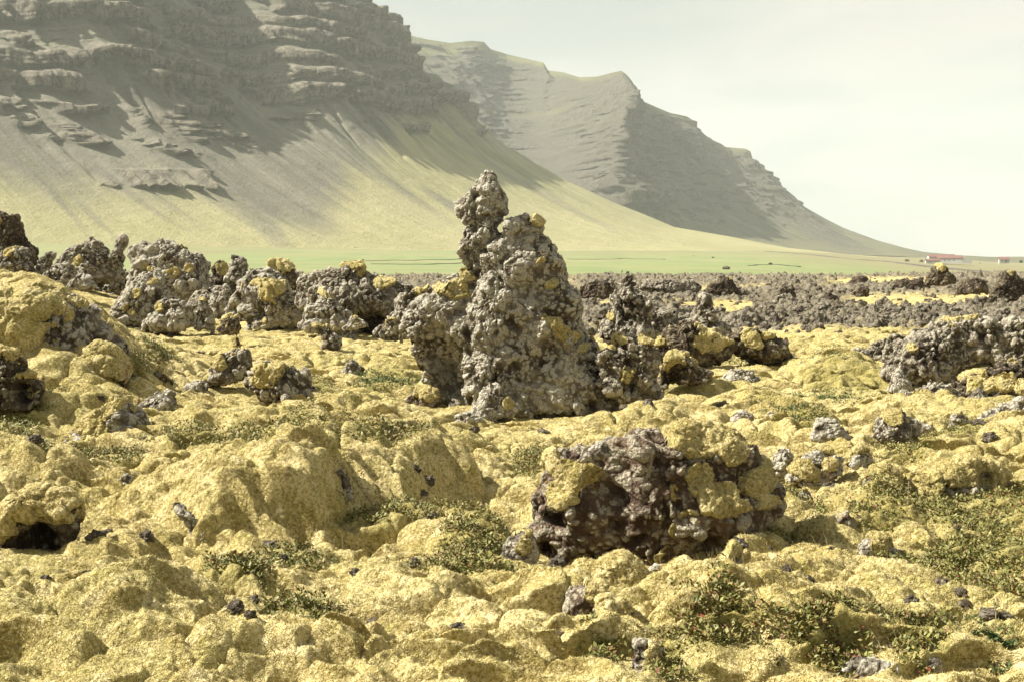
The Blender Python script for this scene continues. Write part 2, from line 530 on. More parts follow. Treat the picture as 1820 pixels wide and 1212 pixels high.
    PR = P + n1 * (disp * (1 - .75 * mask))[:, None]
    knob = np.clip(.5 + knob * .55 - pit * 1.5, 0, 1)
    me = mesh_np(name, PR, Fq, True, {'knob': knob})
    root = link(name, me, M[style], loc=o3)
    tag(root, label, 'rock', group)
    # moss cushions: raised fleecy caps, one child for each
    mq = [a / .14 for a in q]
    a1, _, _ = wor(seed + 50, *mq)
    th = thick * min(1, .4 + size * .6)
    off = -.035 * min(1, size) + (th + .035 * min(1, size)) * mask + mask * ((np.clip(1 - a1 * a1, -.3, 1) - .4) * .055 + per(seed + 51, *[a / .035 for a in q]) * .020
          + per(seed + 52, *[a / .33 for a in q]) * .045 + per(seed + 53, *[a / .016 for a in q]) * .009) * min(1, .4 + size * .6)
    off += mask * (rng.random(len(V)) - .5) * .006
    PM = P + n1 * off[:, None] + np.array([0, 0, 1.]) * (mask * .012)[:, None]
    fm = mask[Fq].min(1) > .01
    Fm = Fq[fm]
    if len(Fm):
        lab = components(len(V), Fm)
        fl = lab[Fm[:, 0]]
        u, cnt = np.unique(fl, return_counts=True)
        for k in np.argsort(-cnt)[:14]:
            if cnt[k] < 70: break
            mm = sub_mesh('moss_cushion', PM, Fm[fl == u[k]])
            link('moss_cushion', mm, M['moss'], root)
    ROCKS[label] = root
    if D < 11.5:
        sel = np.flatnonzero((mask > .35) & (rng.random(len(V)) < .55))
        SHOOTS.append((root, PM[sel], n1[sel]))
    FEET.append((o3[0], o3[1], np.ptp(allp[:, 0]) * s * .5))
    return root
# ------------------------------------------------------------------ every rock of the photograph
# the big mound at the left
rock('big moss-draped lava mound at the left edge with a dark rocky right side',
 [([(-190,770),(-170,545),(-60,520),(40,518),(100,524),(140,540),(185,570),(222,625),(246,672),(252,712),(236,742),(120,770)], 0, .5)], D=12.9, style='grey', moss=-.30, thick=.06, lump=.5, facets=5, lumpf=2.,
 patches=[(10,580,110),(10,690,75),(95,640,40)], cav=[(208,705,16,.4),(48,722,22,.4)], vox=.0125, name='mossy_mound', rough=1.1)
rock('continuous low jagged lava ridge behind all the left rear rocks, reaching the big grey dome',
 [([(20,580),(40,500),(80,488),(120,470),(170,478),(215,462),(250,452),(300,458),(345,470),(395,484),(430,492),(470,488),(520,500),(560,492),(640,500),(700,520),(735,560),(740,590),(400,596),(100,592)], 0, .07)], D=31, style='grey', moss=-.35, rough=1.3, vox=.026, name='lava_ridge')
rock('low dark rubble bank at the right edge behind the peaked grey outcrop',
 [([(1500,640),(1530,610),(1580,590),(1640,580),(1720,585),(1790,575),(1870,580),(1880,660),(1600,665)], 0, .25)], D=20.5, style='grey', moss=-.4, rough=1.3, name='lava_ridge')
rock('knobbly grey stone bank linking the pale boulder to the dark moss-padded outcrop',
 [([(1590,720),(1610,690),(1650,672),(1690,690),(1720,712),(1715,735),(1620,730)], 0, .5)], D=16.0, style='pale', moss=-.45)
rock('long low grey lava bank filling the gap behind the squat grey stone at left',
 [([(60,540),(80,492),(130,476),(190,486),(240,480),(260,540)], 0, .35)], D=30.5, style='grey', moss=-.4)
rock('low rubbly lava bank behind the steep grey stone, below the long jagged ridge',
 [([(300,560),(330,520),(370,500),(410,512),(440,540),(440,565)], 0, .4)], D=27, style='pale', moss=-.35)
rock('dark low lava bank joining the big grey dome to the pinnacle',
 [([(670,590),(700,540),(730,508),(760,505),(790,520),(800,590)], 0, .4)], D=22.5, style='grey', moss=-.4, patches=[(752,512,14)])
rock('crumbling grey bank spreading right behind the cone-shaped rock',
 [([(1100,606),(1130,560),(1165,548),(1200,562),(1225,600),(1215,620),(1120,620)], 0, .5)], D=20.5, style='grey', moss=-.35)
# the pinnacle
rock('tall pale lichened lava pinnacle with a knobbed head, highest rock in the field',
 [([(836,338),(850,320),(866,313),(878,314),(886,327),(895,342),(899,365),(902,384),(893,398),(880,412),(852,412),(836,402),(827,393),(821,375),(824,353)], .05, .85),
  ([(815,418),(822,410),(845,398),(880,395),(900,415),(890,455),(870,490),(835,505),(820,485),(812,455)], .08, .8),
  ([(897,400),(912,387),(930,383),(953,383),(966,398),(972,415),(985,432),(986,446),(1003,458),(1015,480),(1013,502),(1032,522),(1043,556),(1047,590),(1056,620),(1068,655),(1078,690),(1096,712),(1100,736),(1000,746),(900,746),(845,745),(822,728),(806,700),(798,660),(792,620),(800,580),(815,540),(840,500),(850,470),(875,430)], 0, .66),
  ([(703,575),(712,552),(730,538),(748,528),(770,506),(800,488),(830,490),(862,520),(866,580),(840,640),(800,668),(772,655),(742,640),(722,612),(708,596)], .22, .75),
  ([(728,610),(742,548),(775,508),(812,480),(842,480),(872,560),(850,650)], .12, .7),
  ([(712,600),(750,590),(830,630),(850,720),(840,748),(775,742),(742,715),(722,650)], .30, .7),
  ([(1000,600),(1035,585),(1052,620),(1075,665),(1080,700),(1050,735),(1000,730)], .05, .8)],
 D=14.6, style='pale', moss=-.62, name='lava_pinnacle', rough=1.05, yb=746, lump=.45, facets=9,
 patches=[(800,515,26),(822,492,18),(768,512,14),(955,388,12),(985,575,24),(1005,592,20),(1035,600,16),(1048,625,14),(965,470,10),(985,505,12),(852,430,6)],
 cav=[(775,650,30,.30),(785,690,26,.26),(846,348,8,.07),(760,612,22,.18),(985,640,28,.14),(1060,730,14,.25),(950,520,22,.10)])
rock('pale ridged lava buttress leaning against the front foot of the tall pinnacle',
 [[(835,752),(842,715),(850,685),(865,675),(882,690),(898,712),(922,738),(905,754),(870,758)]], D=13.75, style='pale', moss=-.6, patches=[(905,728,14)], lump=.6)
rock('low grey knobbly stone just in front of the foot of the tall pinnacle',
 [[(806,756),(812,738),(830,730),(850,735),(862,748),(858,762),(830,764)]], D=13.3, style='pale', moss=-.5)
rock('dark red stone with a mossy top tucked under the left overhang of the tall pinnacle',
 [[(714,735),(716,712),(728,697),(745,690),(772,700),(786,715),(782,732),(750,740)]], D=14.6, style='red', moss=-.1, patches=[(768,704,16)])
rock('pointed grey lava cone topped with a small pale knob, right of the tall pinnacle',
 [([(1101,505),(1103,493),(1111,487),(1119,494),(1122,512),(1122,530),(1100,530)], 0, .9),
  ([(1083,528),(1098,512),(1122,514),(1136,536),(1147,527),(1155,541),(1164,560),(1167,585),(1166,612),(1115,616),(1064,612),(1060,585),(1070,560),(1076,540)], 0, .75)],
 D=16.2, style='grey', moss=-.55, patches=[(1070,570,12),(1150,604,10)], lump=.5)
rock('bulging grey lava lumps holding a round moss ball at the right foot of the pinnacle',
 [([(1050,655),(1058,636),(1075,628),(1095,633),(1102,660),(1098,700),(1080,726),(1062,724),(1050,700)], -.12, .9),
  ([(1078,645),(1085,610),(1110,602),(1142,604),(1166,618),(1174,650),(1174,690),(1166,724),(1130,732),(1090,730),(1076,700)], 0, .7)],
 D=14.2, style='grey', moss=-.5, patches=[(1099,676,20),(1078,612,10),(1100,608,14),(1152,608,14)], cav=[(1068,722,10,.3),(1120,700,12,.2)], lump=.6)
rock('dark overhung slab with moss on its left end, beside the lumps right of the pinnacle',
 [([(1168,668),(1172,642),(1190,633),(1215,642),(1240,655),(1264,673),(1262,690),(1225,692),(1180,696)], 0, .8)], style='dark', moss=-.25, D=15.6,
 patches=[(1190,645,22),(1182,666,14)], cav=[(1195,680,22,.3)])
rock('low pale rubbly stone in open moss right of the dark overhung slab',
 [[(1262,686),(1285,678),(1292,662),(1304,655),(1320,660),(1338,669),(1352,684)]], style='pale', moss=-.5, D=17.2)
rock('grey thumb-shaped rock standing at the near edge of the dark rubble plain',
 [([(1232,562),(1238,540),(1244,530),(1250,526),(1258,530),(1265,552),(1272,575),(1232,580)], 0, .9),
  ([(1180,600),(1195,575),(1215,560),(1240,545),(1268,556),(1284,572),(1305,584),(1318,600),(1250,606)], .1, .6)], style='grey', moss=-.5, D=23, lump=.5)
rock('broad dark clinker bank with a golden moss top below the thumb-shaped rock',
 [([(1160,640),(1164,602),(1180,586),(1210,577),(1250,584),(1285,600),(1312,618),(1302,640),(1260,648),(1215,648)], 0, .55)], style='dark', moss=-.35, D=19.5,
 patches=[(1265,600,30),(1290,612,22),(1160,612,14)])
rock('long dark clinker tail with mossy saddle, sloping into the moss right of the clinker bank',
 [([(1285,640),(1296,612),(1318,598),(1348,596),(1382,606),(1402,622),(1424,648),(1400,656),(1350,652)], 0, .55)], style='dark', moss=-.35, D=19.8,
 patches=[(1335,618,24),(1365,608,14)])
# rear left ridge
rock('dark crag at the left edge of the photo, highest of the rear rocks',
 [([(-70,470),(-60,382),(0,377),(9,384),(15,393),(27,384),(40,390),(50,402),(58,415),(66,426),(73,442),(70,466),(30,476)], 0, .5)], D=30, style='dark', moss=-.75,
 patches=[(10,392,8),(35,440,9)], lump=.6)
rock('grey lava boulder with a mossy crown below the dark crag at the left edge',
 [([(-30,512),(-20,452),(10,440),(40,430),(58,440),(66,465),(64,508),(30,514)], 0, .7)], D=28.5, style='grey', moss=-.5, patches=[(33,440,9),(12,500,8)])
rock('small dark lumpy stone between the dark crag and the twin-horned grey rock',
 [([(62,492),(68,455),(78,440),(90,442),(102,450),(98,472),(92,495)], 0, .8)], D=29, style='grey', moss=-.45)
rock('twin-horned grey lava rock standing out against the green meadow on the left',
 [([(88,505),(94,470),(110,450),(126,435),(150,420),(156,405),(164,400),(174,403),(182,412),(192,413),(198,428),(208,440),(212,500)], 0, .5),
  ([(196,500),(204,440),(211,428),(213,415),(222,412),(231,418),(233,440),(236,465),(234,500)], -.1, .7)], D=29.5, style='grey', moss=-.6,
 patches=[(146,466,13),(128,460,8)], lump=.5)
rock('squat grey stone with dark hollows in front of the twin-horned rock',
 [([(58,512),(74,482),(95,467),(116,462),(136,471),(160,488),(168,510),(115,516)], 0, .7)], D=26.5, style='grey', moss=-.4)
rock('small grey cobble pile on the moss crest below the twin-horned rock',
 [([(118,514),(130,494),(146,487),(163,493),(172,510)], 0, .8)], D=23, style='pale', moss=-.4)
rock('long jagged lichen-white ridge with moss ledges, left of centre on the skyline',
 [([(228,520),(234,440),(250,432),(270,430),(285,418),(300,417),(316,428),(331,429),(336,440),(356,446),(366,452),(376,468),(386,492),(398,515),(380,540),(330,545),(270,540)], 0, .5)],
 D=28, style='pale', moss=-.55, patches=[(255,466,14),(275,474,11),(320,485,16),(345,480,10),(330,428,6)], lump=.55)
rock('grey clinker slope studded with moss tufts, in front of the long jagged ridge',
 [([(182,592),(190,560),(202,528),(216,506),(228,480),(245,470),(272,474),(290,495),(300,525),(318,540),(300,570),(245,585)], 0, .5)], D=23.5, style='pale', moss=-.5,
 patches=[(250,520,12),(278,500,10),(230,545,11),(215,570,8),(245,555,9)], lump=.5)
rock('rounded white-flecked lava mound with moss on its left shoulder, below the long jagged ridge',
 [([(248,592),(258,566),(278,540),(296,527),(320,534),(340,546),(344,580),(300,594)], 0, .65)], D=22.3, style='pale', moss=-.5, patches=[(282,545,12)])
rock('small steep grey stone beside the rounded white-flecked mound',
 [([(340,582),(346,546),(360,530),(373,540),(382,562),(378,584)], 0, .8)], D=22.6, style='pale', moss=-.5, patches=[(362,534,6)])
rock('mossy stone with a dark right face, right of the small steep grey stone',
 [([(385,590),(392,570),(410,562),(428,568),(432,585),(422,600),(400,598)], 0, .8)], D=20.5, style='dark', moss=.1)
rock('dark lava shoulder with golden moss saddle behind the small pale spike',
 [([(368,505),(378,462),(392,458),(406,478),(420,496),(424,520),(395,526)], 0, .7)], D=28.5, style='dark', moss=-.3, patches=[(398,474,14)])
rock('small pale spike of lava against the green meadow left of the big grey dome',
 [([(404,500),(409,470),(412,450),(418,444),(424,448),(431,462),(442,470),(448,490),(430,506)], 0, .8)], D=27.5, style='pale', moss=-.7, lump=.5)
rock('low grey jagged bank between the pale spike and the big grey dome',
 [([(402,528),(412,502),(430,486),(448,471),(462,478),(490,476),(512,494),(514,520),(460,528)], 0, .6)], D=26.5, style='pale', moss=-.5, patches=[(440,506,9)])
rock('moss-crowned rock peeping over the low grey jagged bank',
 [([(462,500),(470,472),(480,464),(492,462),(506,461),(516,470),(526,488),(528,505)], 0, .8)], D=28.5, style='dark', moss=.05, patches=[(490,470,18),(512,474,12)])
rock('grey rock with a thick golden moss top and a pale standing slab at its left',
 [([(420,552),(424,530),(436,510),(448,520),(450,548),(440,568),(426,566)], -.15, .8),
  ([(436,580),(440,512),(468,504),(505,497),(522,497),(536,516),(542,545),(536,572),(490,586)], 0, .65)], D=24, style='pale', moss=-.45,
 patches=[(480,518,30),(505,512,18),(465,570,10)], cav=[(455,555,12,.2)])
rock('big grey lava dome with mossy crown and a dark hollow under its right side',
 [([(520,520),(528,490),(548,470),(575,456),(590,440),(600,437),(622,445),(645,455),(660,468),(676,480),(686,490),(706,496),(726,503),(744,518),(738,545),(722,566),(702,578),(690,592),(640,592),(600,590),(560,570),(530,545)], 0, .55)],
 D=23.5, style='grey', moss=-.7, patches=[(598,447,11),(628,452,16),(650,470,13),(700,500,14),(612,446,9)], cav=[(668,574,24,.9),(640,572,14,.5),(690,568,14,.5)], lump=.5, yb=592)
rock('pointed pale rock with mossy ridge at the left front of the big grey dome',
 [([(533,582),(544,548),(560,522),(574,500),(590,508),(602,520),(622,546),(644,572),(630,584),(580,584)], 0, .7)], D=22.3, style='pale', moss=-.5, patches=[(572,510,10),(595,510,8)])
rock('small mossy stone in front of the dark hollow under the big grey dome',
 [([(608,590),(614,572),(630,566),(646,572),(654,588)], 0, .8)], D=21.5, style='pale', moss=-.15)
rock('small golden moss-covered lump between the big grey dome and the pinnacle',
 [([(680,592),(686,576),(698,570),(708,578),(712,594)], 0, .9)], D=20.5, style='grey', moss=.25)
rock('steep dark-faced lava flank dropping from the moss crest left of the pinnacle',
 [([(552,588),(580,590),(602,600),(617,610),(620,628),(612,654),(590,662),(572,645),(572,620),(580,605)], 0, .7)], D=19.3, style='grey', moss=-.4, patches=[(560,590,12)])
rock('small crumbly grey stone beside the green plants left of the pinnacle',
 [([(602,674),(608,655),(622,646),(640,648),(650,662),(646,676)], 0, .8)], D=17.0, style='grey', moss=-.6)
rock('scruffy grey lava knoll capped with moss, left of the block-shaped boulder',
 [([(360,692),(368,668),(380,645),(402,628),(426,625),(447,634),(452,655),(458,676),(430,688),(390,694)], 0, .7)], D=14.6, style='grey', moss=-.3, patches=[(395,652,18),(372,678,10)])
rock('thin line of pale lava running down-left from the scruffy grey knoll',
 [([(318,704),(330,690),(350,676),(368,668),(378,680),(372,698),(345,708)], 0, .8)], D=14.2, style='pale', moss=-.35)
rock('block-shaped grey boulder with a mossy top sitting on the moss slope left of centre',
 [([(436,700),(446,676),(462,664),(485,660),(520,659),(550,668),(568,682),(578,700),(583,726),(572,742),(522,748),(490,740),(462,722)], 0, .75)], D=13.0, style='grey', moss=-.5,
 patches=[(470,690,26),(500,668,14)], lump=.6, cav=[(508,720,8,.12)])
rock('white-grey lichened slab leaning right of the mossy knob on the left slope',
 [([(226,764),(238,732),(252,716),(268,708),(300,699),(322,707),(334,726),(312,738),(282,746),(262,772)], 0, .7)], D=11.8, style='pale', moss=-.7, lump=.6)
rock('mossy knob with a grey stone showing on its lower right, left slope',
 [([(118,812),(124,780),(136,758),(160,735),(195,722),(232,733),(258,760),(270,790),(258,815),(200,822)], 0, .7)], D=10.6, style='pale', moss=-.05,
 patches=[(180,785,34),(150,760,20),(200,742,18)], cav=[(175,735,14,.1)])
rock('grey lava outcrop running down the shaded right edge of the big left moss hill',
 [([(112,548),(128,538),(150,546),(176,566),(196,592),(216,622),(238,648),(244,672),(214,672),(186,640),(150,610),(124,580)], 0, .6)], D=13.3, style='grey', moss=-.35, patches=[(190,588,12)])
rock('round moss-draped boulder over a dark cave at the foot of the big left moss hill',
 [([(160,640),(178,618),(205,622),(228,640),(242,660),(246,690),(236,718),(205,724),(172,712)], 0, .85)], D=12.3, style='dark', moss=.05, patches=[(205,650,38)], cav=[(206,700,15,.5)], thick=.07)
rock('wedge of dark lava with a mossy back, right of the moss-draped boulder',
 [([(232,640),(250,640),(275,655),(296,670),(312,692),(300,706),(262,706),(240,690)], 0, .7)], D=13.4, style='dark', moss=-.15, patches=[(265,655,20)])
rock('mossy dark outcrop on the far left side slope, ending above the heath',
 [([(-40,760),(-30,650),(10,640),(38,660),(58,695),(76,728),(70,756)], 0, .6)], D=10.9, style='dark', moss=.1, cav=[(50,725,18,.4)], thick=.06)
rock('moss-topped dark overhanging rock at the left edge of the foreground',
 [([(-60,1035),(-55,950),(-10,938),(40,930),(90,921),(135,928),(156,944),(163,972),(157,1000),(135,1012),(60,1030)], 0, .7)], D=7.35, style='dark', moss=-.1,
 patches=[(110,945,50),(30,960,44),(-10,990,30)], cav=[(95,992,34,.3),(45,1002,16,.15)], thick=.06)
rock('narrow black-and-white lichened strip of lava in the near moss left of centre',
 [([(302,936),(308,924),(322,921),(342,940),(362,964),(392,984),(402,1004),(372,1014),(344,996),(320,962)], 0, .8)], D=7.65, style='pale', moss=-.6, patches=[(380,990,12)])
rock('small dark stone alone on the near left moss',
 [([(208,894),(214,874),(228,868),(243,876),(246,892)], 0, .9)], D=8.6, style='grey', moss=-.6)
rock('small white stone on the moss slope below the block-shaped boulder',
 [([(498,808),(504,790),(518,786),(532,798),(534,810)], 0, .9)], D=10.0, style='pale', moss=-.7)
rock('grey lava lip under the rounded right edge of the near moss mound',
 [([(588,905),(594,886),(608,884),(622,915),(636,950),(628,965),(604,962)], 0, .8)], D=8.35, style='grey', moss=-.5)
rock('two-lobed grey stone in the dip at the right foot of the near moss mound',
 [([(632,938),(640,918),(658,908),(676,918),(684,938)], 0, .9)], D=8.55, style='pale', moss=-.5)
rock('tiny pale stone half sunk in the moss at bottom left',
 [([(312,1100),(318,1084),(332,1080),(342,1092),(340,1102)], 0, .9)], D=6.3, style='pale', moss=-.6)
# the foreground boulder
rock('large rust-brown lava boulder with thick moss pads, nearest big rock',
 [([(946,985),(950,930),(966,880),(1000,838),(1030,818),(1062,806),(1112,800),(1150,786),(1180,771),(1230,768),(1266,775),(1296,800),(1330,830),(1356,860),(1371,900),(1374,935),(1350,960),(1320,985),(1305,1030),(1250,1045),(1140,1055),(1040,1058),(985,1048),(958,1015)], 0, .62)],
 D=7.75, style='red', moss=-.62, yb=1058, lump=.45, rough=1., facets=3, dd=.05, thick=.026, vox=.0072, name='lava_boulder',
 lumpf=2.2, patches=[(1235,795,52),(1290,825,36),(1335,885,38),(1350,925,24),(1225,870,36),(1180,890,26),(1275,940,52),(1205,950,36),(985,905,34),(1000,870,34),(1035,858,24),(1160,1003,26),(1320,960,40),(1225,1010,16),(1260,900,40)],
 cav=[(978,945,17,.20),(965,1005,15,.2),(1080,835,30,.12),(1060,890,34,.13),(1010,1020,12,.15),(1235,985,30,.12),(1300,1000,20,.1)])
rock('smooth grey flat slab set in the upper left of the large rust-brown boulder',
 [([(1022,838),(1030,822),(1050,806),(1072,803),(1095,818),(1092,828),(1060,838),(1035,846)], 0, .6)], D=7.28, style='grey', moss=-1., rough=.25, lump=.4)
rock('mossy stone with grey underside at the left foot of the large rust-brown boulder',
 [([(886,1034),(892,1000),(905,980),(930,974),(950,985),(956,1010),(948,1036)], 0, .8)], D=7.25, style='grey', moss=-.25, patches=[(930,995,18)])
rock('dark pitted stone with a mossy lid at bottom centre',
 [([(984,1140),(988,1105),(998,1078),(1018,1069),(1050,1070),(1084,1080),(1092,1102),(1064,1118),(1046,1144),(1026,1160),(1000,1158)], 0, .75)], D=6.0, style='red', moss=-.5, patches=[(1062,1082,22)])
rock('smooth rounded moss hump directly in front of the large rust-brown boulder',
 [([(1000,1085),(1020,1055),(1060,1038),(1104,1030),(1132,1044),(1148,1070),(1146,1096),(1100,1110),(1040,1105)], 0, .7)], D=6.6, style='grey', moss=.7, name='mossy_rock', thick=.06)
rock('moss-lidded stone with a pale left cheek next to the dark pitted stone',
 [([(1032,1170),(1042,1128),(1064,1108),(1110,1110),(1150,1116),(1144,1142),(1104,1166),(1062,1174)], 0, .7)], D=5.85, style='pale', moss=-.2, patches=[(1095,1122,34)])
rock('white crumbly stone at the right shoulder of the smooth moss hump',
 [([(1132,1090),(1140,1064),(1158,1042),(1176,1045),(1190,1064),(1186,1088)], 0, .8)], D=6.75, style='pale', moss=-.6)
rock('small round moss ball right of the white crumbly stone',
 [([(1184,1092),(1188,1060),(1208,1044),(1230,1052),(1244,1078),(1236,1096)], 0, .8)], D=6.65, style='grey', moss=.55, name='mossy_rock')
rock('upright lichened stone at the right foot of the large rust-brown boulder',
 [([(1282,1070),(1286,1030),(1296,1002),(1312,1002),(1326,1022),(1322,1060)], 0, .8)], D=7.1, style='pale', moss=-.6)
rock('brownish stone with a mossy lap at the bottom edge, right of centre',
 [([(1100,1225),(1108,1180),(1122,1156),(1140,1150),(1165,1164),(1195,1180),(1210,1225)], 0, .8)], D=5.25, style='grey', moss=-.35, patches=[(1165,1195,30)])
rock('moss-capped rock with white-streaked right end at the bottom edge',
 [([(1290,1230),(1312,1198),(1345,1180),(1376,1176),(1402,1186),(1416,1230)], 0, .8)], D=5.2, style='pale', moss=-.1, patches=[(1345,1192,40)])
rock('dark red-black cinder lying alone on bright moss at lower right',
 [([(1599,1168),(1602,1149),(1619,1144),(1636,1157),(1635,1168)], 0, .8)], D=5.85, style='cinder', moss=-2., rough=.7)
rock('flat white lichened stone at the bottom edge, lower right',
 [([(1500,1230),(1508,1200),(1524,1192),(1556,1192),(1590,1202),(1600,1230)], 0, .8)], D=5.15, style='pale', moss=-.9)
rock('small dark stone near the bottom edge, right of the flat white stone',
 [([(1638,1218),(1643,1192),(1658,1186),(1672,1196),(1674,1220)], 0, .8)], D=5.2, style='grey', moss=-.8)
rock('rounded lichen-white boulder with mossy top and dark right side, lower right',
 [([(1502,1000),(1508,978),(1526,968),(1560,962),(1592,968),(1612,985),(1618,1012),(1630,1045),(1606,1056),(1575,1050),(1540,1025)], 0, .75)], D=7.45, style='pale', moss=-.5,
 patches=[(1565,968,30)], lump=.7)
rock('dark lava sliver below the rounded lichen-white boulder, edging the heath',
 [([(1648,1078),(1660,1052),(1682,1056),(1702,1078),(1694,1094)], 0, .8)], D=6.6, style='dark', moss=-.3)
rock('dark stone under the lower right end of the long moss ridge',
 [([(1688,1156),(1694,1130),(1716,1126),(1736,1142),(1732,1158)], 0, .8)], D=6.1, style='dark', moss=-.6)
rock('reddish rubble stone on the heath left of the rounded lichen-white boulder',
 [([(1476,982),(1484,958),(1504,948),(1520,960),(1516,984)], 0, .8)], D=7.9, style='red', moss=-.5)
rock('grey pillar stone standing in a dip right of the large rust-brown boulder',
 [([(1400,938),(1408,912),(1420,902),(1436,906),(1444,926),(1436,940)], 0, .8)], D=8.8, style='grey', moss=-.3)
rock('white-knobbed stone with black gaps, left of a moss-and-lava pair at right',
 [([(1362,846),(1368,822),(1382,814),(1404,818),(1422,830),(1420,856),(1404,872),(1380,866)], 0, .8)], D=10.0, style='pale', moss=-.6)
rock('moss-wrapped stone with two grey horns beside the white-knobbed stone',
 [([(1402,880),(1410,846),(1436,826),(1462,821),(1486,828),(1504,838),(1500,862),(1476,880),(1448,894),(1424,896)], 0, .75)], D=9.75, style='pale', moss=-.3, patches=[(1430,858,26),(1470,845,14)])
rock('moss lump with a small grey snout right of the two-horned stone',
 [([(1498,872),(1504,846),(1526,834),(1546,842),(1550,862),(1536,874)], 0, .8)], D=10.0, style='pale', moss=.2)
rock('moss-lidded stone with crumbling grey foot, between the two-horned stone and the large mossy loaf',
 [([(1526,900),(1530,876),(1548,860),(1576,855),(1602,862),(1614,882),(1600,900),(1556,914)], 0, .75)], D=9.35, style='pale', moss=0., patches=[(1572,872,30)])
rock('large loaf-shaped mossy rock with a grey cut face, near the right edge',
 [([(1596,904),(1610,884),(1640,862),(1672,843),(1716,832),(1756,844),(1786,868),(1782,892),(1720,902),(1660,910)], 0, .7)], D=9.4, style='grey', moss=.05,
 patches=[(1700,850,44),(1750,866,34),(1630,885,26)], cav=[(1740,882,16,.14)], lump=.7)
rock('grey boulder with mossy cap and black foot on the right-hand moss slope',
 [([(1545,800),(1550,772),(1564,754),(1590,748),(1612,756),(1634,774),(1632,800),(1600,814),(1568,812)], 0, .8)], D=11.4, style='grey', moss=-.45, patches=[(1580,755,20)])
rock('white rubbly stone sloping down right, left of the grey boulder with mossy cap',
 [([(1438,802),(1442,768),(1462,758),(1484,764),(1508,784),(1512,800),(1480,806)], 0, .75)], D=11.5, style='pale', moss=-.6)
rock('chain of black-and-white stones behind the grey boulder with mossy cap',
 [([(1592,764),(1600,748),(1622,743),(1648,756),(1664,772),(1658,784),(1624,776)], 0, .75)], D=12.6, style='pale', moss=-.45)
rock('small grey-ended moss stone at the right end of the black-and-white chain',
 [([(1684,778),(1690,752),(1706,744),(1722,756),(1722,776)], 0, .8)], D=12.6, style='grey', moss=-.25)
rock('small pale stone on the slope above the large rust-brown boulder, left of two like it',
 [([(1252,778),(1256,756),(1270,749),(1284,758),(1286,778)], 0, .8)], D=12.6, style='pale', moss=-.6)
rock('round white stone on the slope above the large rust-brown boulder, middle of three',
 [([(1298,766),(1304,742),(1322,735),(1340,746),(1342,766)], 0, .8)], D=13.2, style='pale', moss=-.7)
rock('small crumbling stone right of the round white stone on the slope',
 [([(1352,770),(1360,750),(1376,743),(1392,756),(1394,770)], 0, .8)], D=13.0, style='pale', moss=-.5)
rock('grey stony ledge reaching in from the right edge, above the loaf-shaped mossy rock',
 [([(1748,780),(1758,756),(1780,740),(1806,728),(1850,722),(1855,752),(1800,772)], 0, .6)], D=12.8, style='pale', moss=-.4)
rock('peaked grey lava outcrop at right, tallest rock of the right middle ground',
 [([(1556,650),(1566,625),(1592,612),(1622,600),(1652,590),(1682,574),(1700,568),(1714,590),(1722,622),(1728,648),(1710,680),(1660,706),(1600,704),(1568,680)], 0, .55)], D=17.5, style='grey', moss=-.65,
 patches=[(1690,578,8),(1600,625,9)], lump=.5)
rock('dark moss-padded outcrop at the right edge, in front of the peaked grey outcrop',
 [([(1640,730),(1646,700),(1676,664),(1715,642),(1762,638),(1850,645),(1860,735),(1780,740),(1700,742)], 0, .5)], D=16.2, style='dark', moss=-.45,
 patches=[(1725,668,28),(1765,672,28),(1800,690,24)])
rock('small lichened stone at the foot of the dark moss-padded outcrop',
 [([(1716,750),(1724,720),(1742,708),(1758,722),(1764,748)], 0, .8)], D=14.8, style='grey', moss=-.5)
rock('small pale boulder at the left foot of the peaked grey outcrop',
 [([(1574,700),(1582,672),(1604,662),(1624,676),(1630,702)], 0, .8)], D=16.6, style='pale', moss=-.5, patches=[(1640,655,12)])
# skyline of the lava edge, right
rock('squarish dark rock with yellow moss on top, straight below the red-roofed barns',
 [([(1642,508),(1647,490),(1648,474),(1660,468),(1676,469),(1688,480),(1697,490),(1697,505)], 0, .7)], D=62, style='dark', moss=-.45, patches=[(1668,473,14)], lump=.6)
rock('low dark flat-topped rock between two taller ones on the right skyline',
 [([(1698,524),(1706,502),(1714,492),(1738,491),(1756,496),(1760,520)], 0, .6)], D=55, style='dark', moss=-.4)
rock('tall dark craggy rock at the right edge of the photo on the skyline',
 [([(1755,538),(1762,500),(1772,482),(1784,473),(1800,476),(1808,488),(1822,500),(1818,530),(1800,540)], 0, .6)], D=45, style='dark', moss=-.7, patches=[(1790,478,6)], lump=.6)
rock('brown dome rock on the right skyline left of the squarish dark rock',
 [([(1504,504),(1512,492),(1528,486),(1544,492),(1556,504)], 0, .6)], D=85, style='dark', moss=-.5)
rock('long dark ragged rock running along the right skyline below the left barn',
 [([(1586,516),(1592,498),(1604,492),(1622,500),(1640,498),(1656,514)], 0, .5)], D=70, style='dark', moss=-.5)
rock('sloping brown slab with yellow moss peak on the lava edge right of the pinnacle',
 [([(1244,524),(1256,504),(1282,493),(1304,489),(1312,498),(1324,518),(1290,528)], 0, .55)], D=60, style='dark', moss=-.6, patches=[(1304,492,5)], lump=.5)
rock('dark upright rock with a tilted top right of the sloping brown slab',
 [([(1378,532),(1384,512),(1402,508),(1408,500),(1414,512),(1414,530)], 0, .7)], D=52, style='dark', moss=-.7)
rock('low grey stone leaning against the dark upright rock',
 [([(1366,546),(1376,528),(1392,522),(1404,532),(1406,546)], 0, .7)], D=44, style='grey', moss=-.7)
rock('rounded grey rock standing in the middle of the dark rubble plain',
 [([(1548,550),(1556,532),(1572,526),(1586,536),(1588,550)], 0, .7)], D=44, style='grey', moss=-.6)
